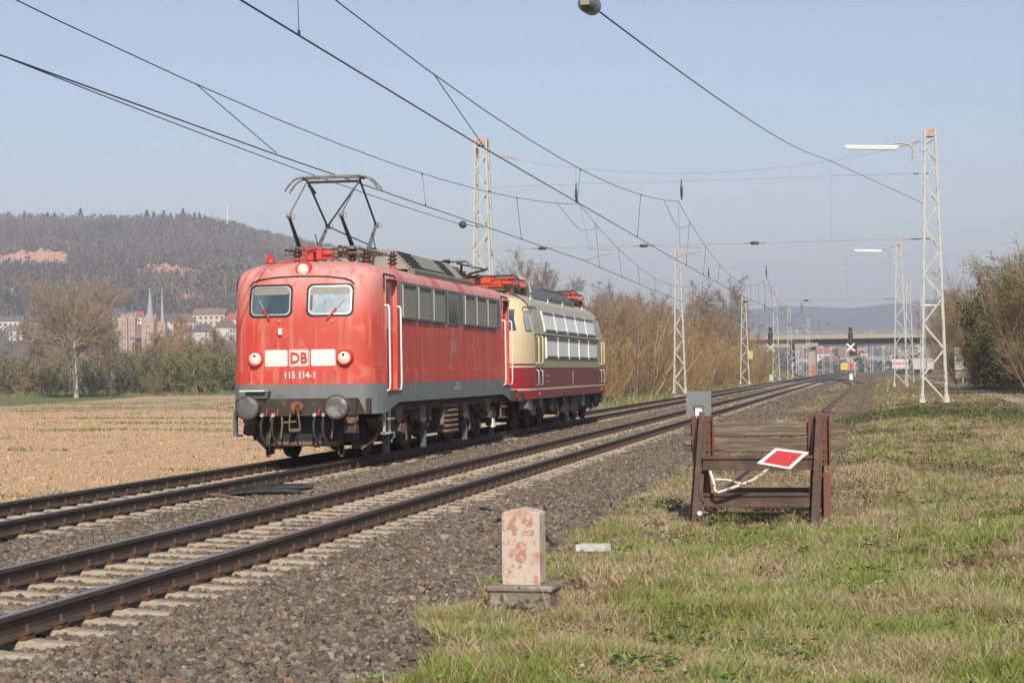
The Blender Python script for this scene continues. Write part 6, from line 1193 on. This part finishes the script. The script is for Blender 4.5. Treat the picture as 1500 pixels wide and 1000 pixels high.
# town seen under the bridge, and the blue hills behind it
g4 = random.Random(9); Ht = []
lbs = ['white', 'cream', 'pinkish', 'grey']; rl = ['red', 'dark', 'brown']
ui = 0
for k in range(34):
    y = g4.uniform(1000, 1800); px = 1158+(1345-1158)*(k+.5)/34; x = y*math.tan(math.atan((px-750)/2888)-YAW); wi = g4.choice([0, 1, 1, 2, 3, 3]); ri = g4.choice([0, 1, 1, 1, 2, 2])
    ords = f'{["low", "small", "broad"][k % 3]} {lbs[wi]} house with {rl[ri]} roof under the bridge {["left of the pier", "right of the pier", "left of the yellow vehicle", "above the yellow vehicle", "behind the right cross signal", "right of the cross signal", "in the middle of the opening", "left of the right masts", "behind the right masts"][min(8, int((px-1158)/21))]}'
    if y > 1400: ords += ', hazy'
    house(x, y, -1.2+max(0, (y-1000)*.022), g4.uniform(7, 12), 8, g4.uniform(3.5, 8), g4.choice([.4, 2.5, 3.5]), (W_, Y_, P__, G_)[wi], (TI, SL, BW)[ri], g4.uniform(0, 1.5), ords, 2, False, 'houses seen under the bridge')
m_farhill = material('far_hill', (.10, .12, .10), 1., layers=[(.006, (.15, .15, .12), .45, .6), (.03, (.07, .085, .065), .55, .7)], spec=.05)
def fh(x, y): return -2+np.interp(y, [3000, 4000, 4700], [0, 1, .95])*(np.interp(np.asarray(x)*4000/y, [-900, -500, -160, -20, 60, 130, 220, 700], [105, 118, 127, 124, 129, 136, 118, 90])+(vnoise(x, y, 40, 5)-.5)*4+(vnoise(x, y, 160, 6)-.5)*7)
sheet('far_hill', np.linspace(-1300, 1100, 170), np.linspace(2900, 4700, 50), fh, m_farhill)
g = np.random.default_rng(30); n = 9000; y = g.uniform(820, 2600, n); x = y*np.tan(g.uniform(-.05, .10, n)); z = -1+np.maximum(0, y-1000)*.02; s = g.uniform(.6, 1.6, (n, 1))*(y[:, None]/1000)
C = np.stack([x, y, z+g.uniform(0, 5, n)], -1); u = g.normal(size=(n, 3)); u /= np.linalg.norm(u, axis=1)[:, None]; v = np.cross(u, g.normal(size=(n, 3))); v /= np.linalg.norm(v, axis=1)[:, None]
tag(np_mesh('valley_trees', np.stack([C-u*s, C-v*s, C+u*s, C+v*s], 1).reshape(-1, 3), np.arange(4*n).reshape(-1, 4), m_leaf, col=np.repeat(np.array([[.12, .12, .08]])*g.uniform(.5, 1.5, (n, 1)), 4, 0)), 'hazy trees filling the valley behind the town', 'trees', kind='stuff')

# ---------------------------------------------------------------- the hazy spring air
hz_ = MB().box((-200, 2450, 110), (4200, 5200, 225)).build('haze', bpy.data.materials.new('haze_air')); tag(hz_, 'thin bluish spring haze over the valley', 'haze', kind='stuff')
hm = hz_.data.materials[0]; hm.use_nodes = True; ht = hm.node_tree; ht.nodes.clear(); pv = ht.nodes.new('ShaderNodeVolumePrincipled'); ho = ht.nodes.new('ShaderNodeOutputMaterial'); ht.links.new(pv.outputs[0], ho.inputs['Volume'])
pv.inputs['Color'].default_value = (.78, .83, .96, 1); pv.inputs['Density'].default_value = .00033; pv.inputs['Anisotropy'].default_value = .0
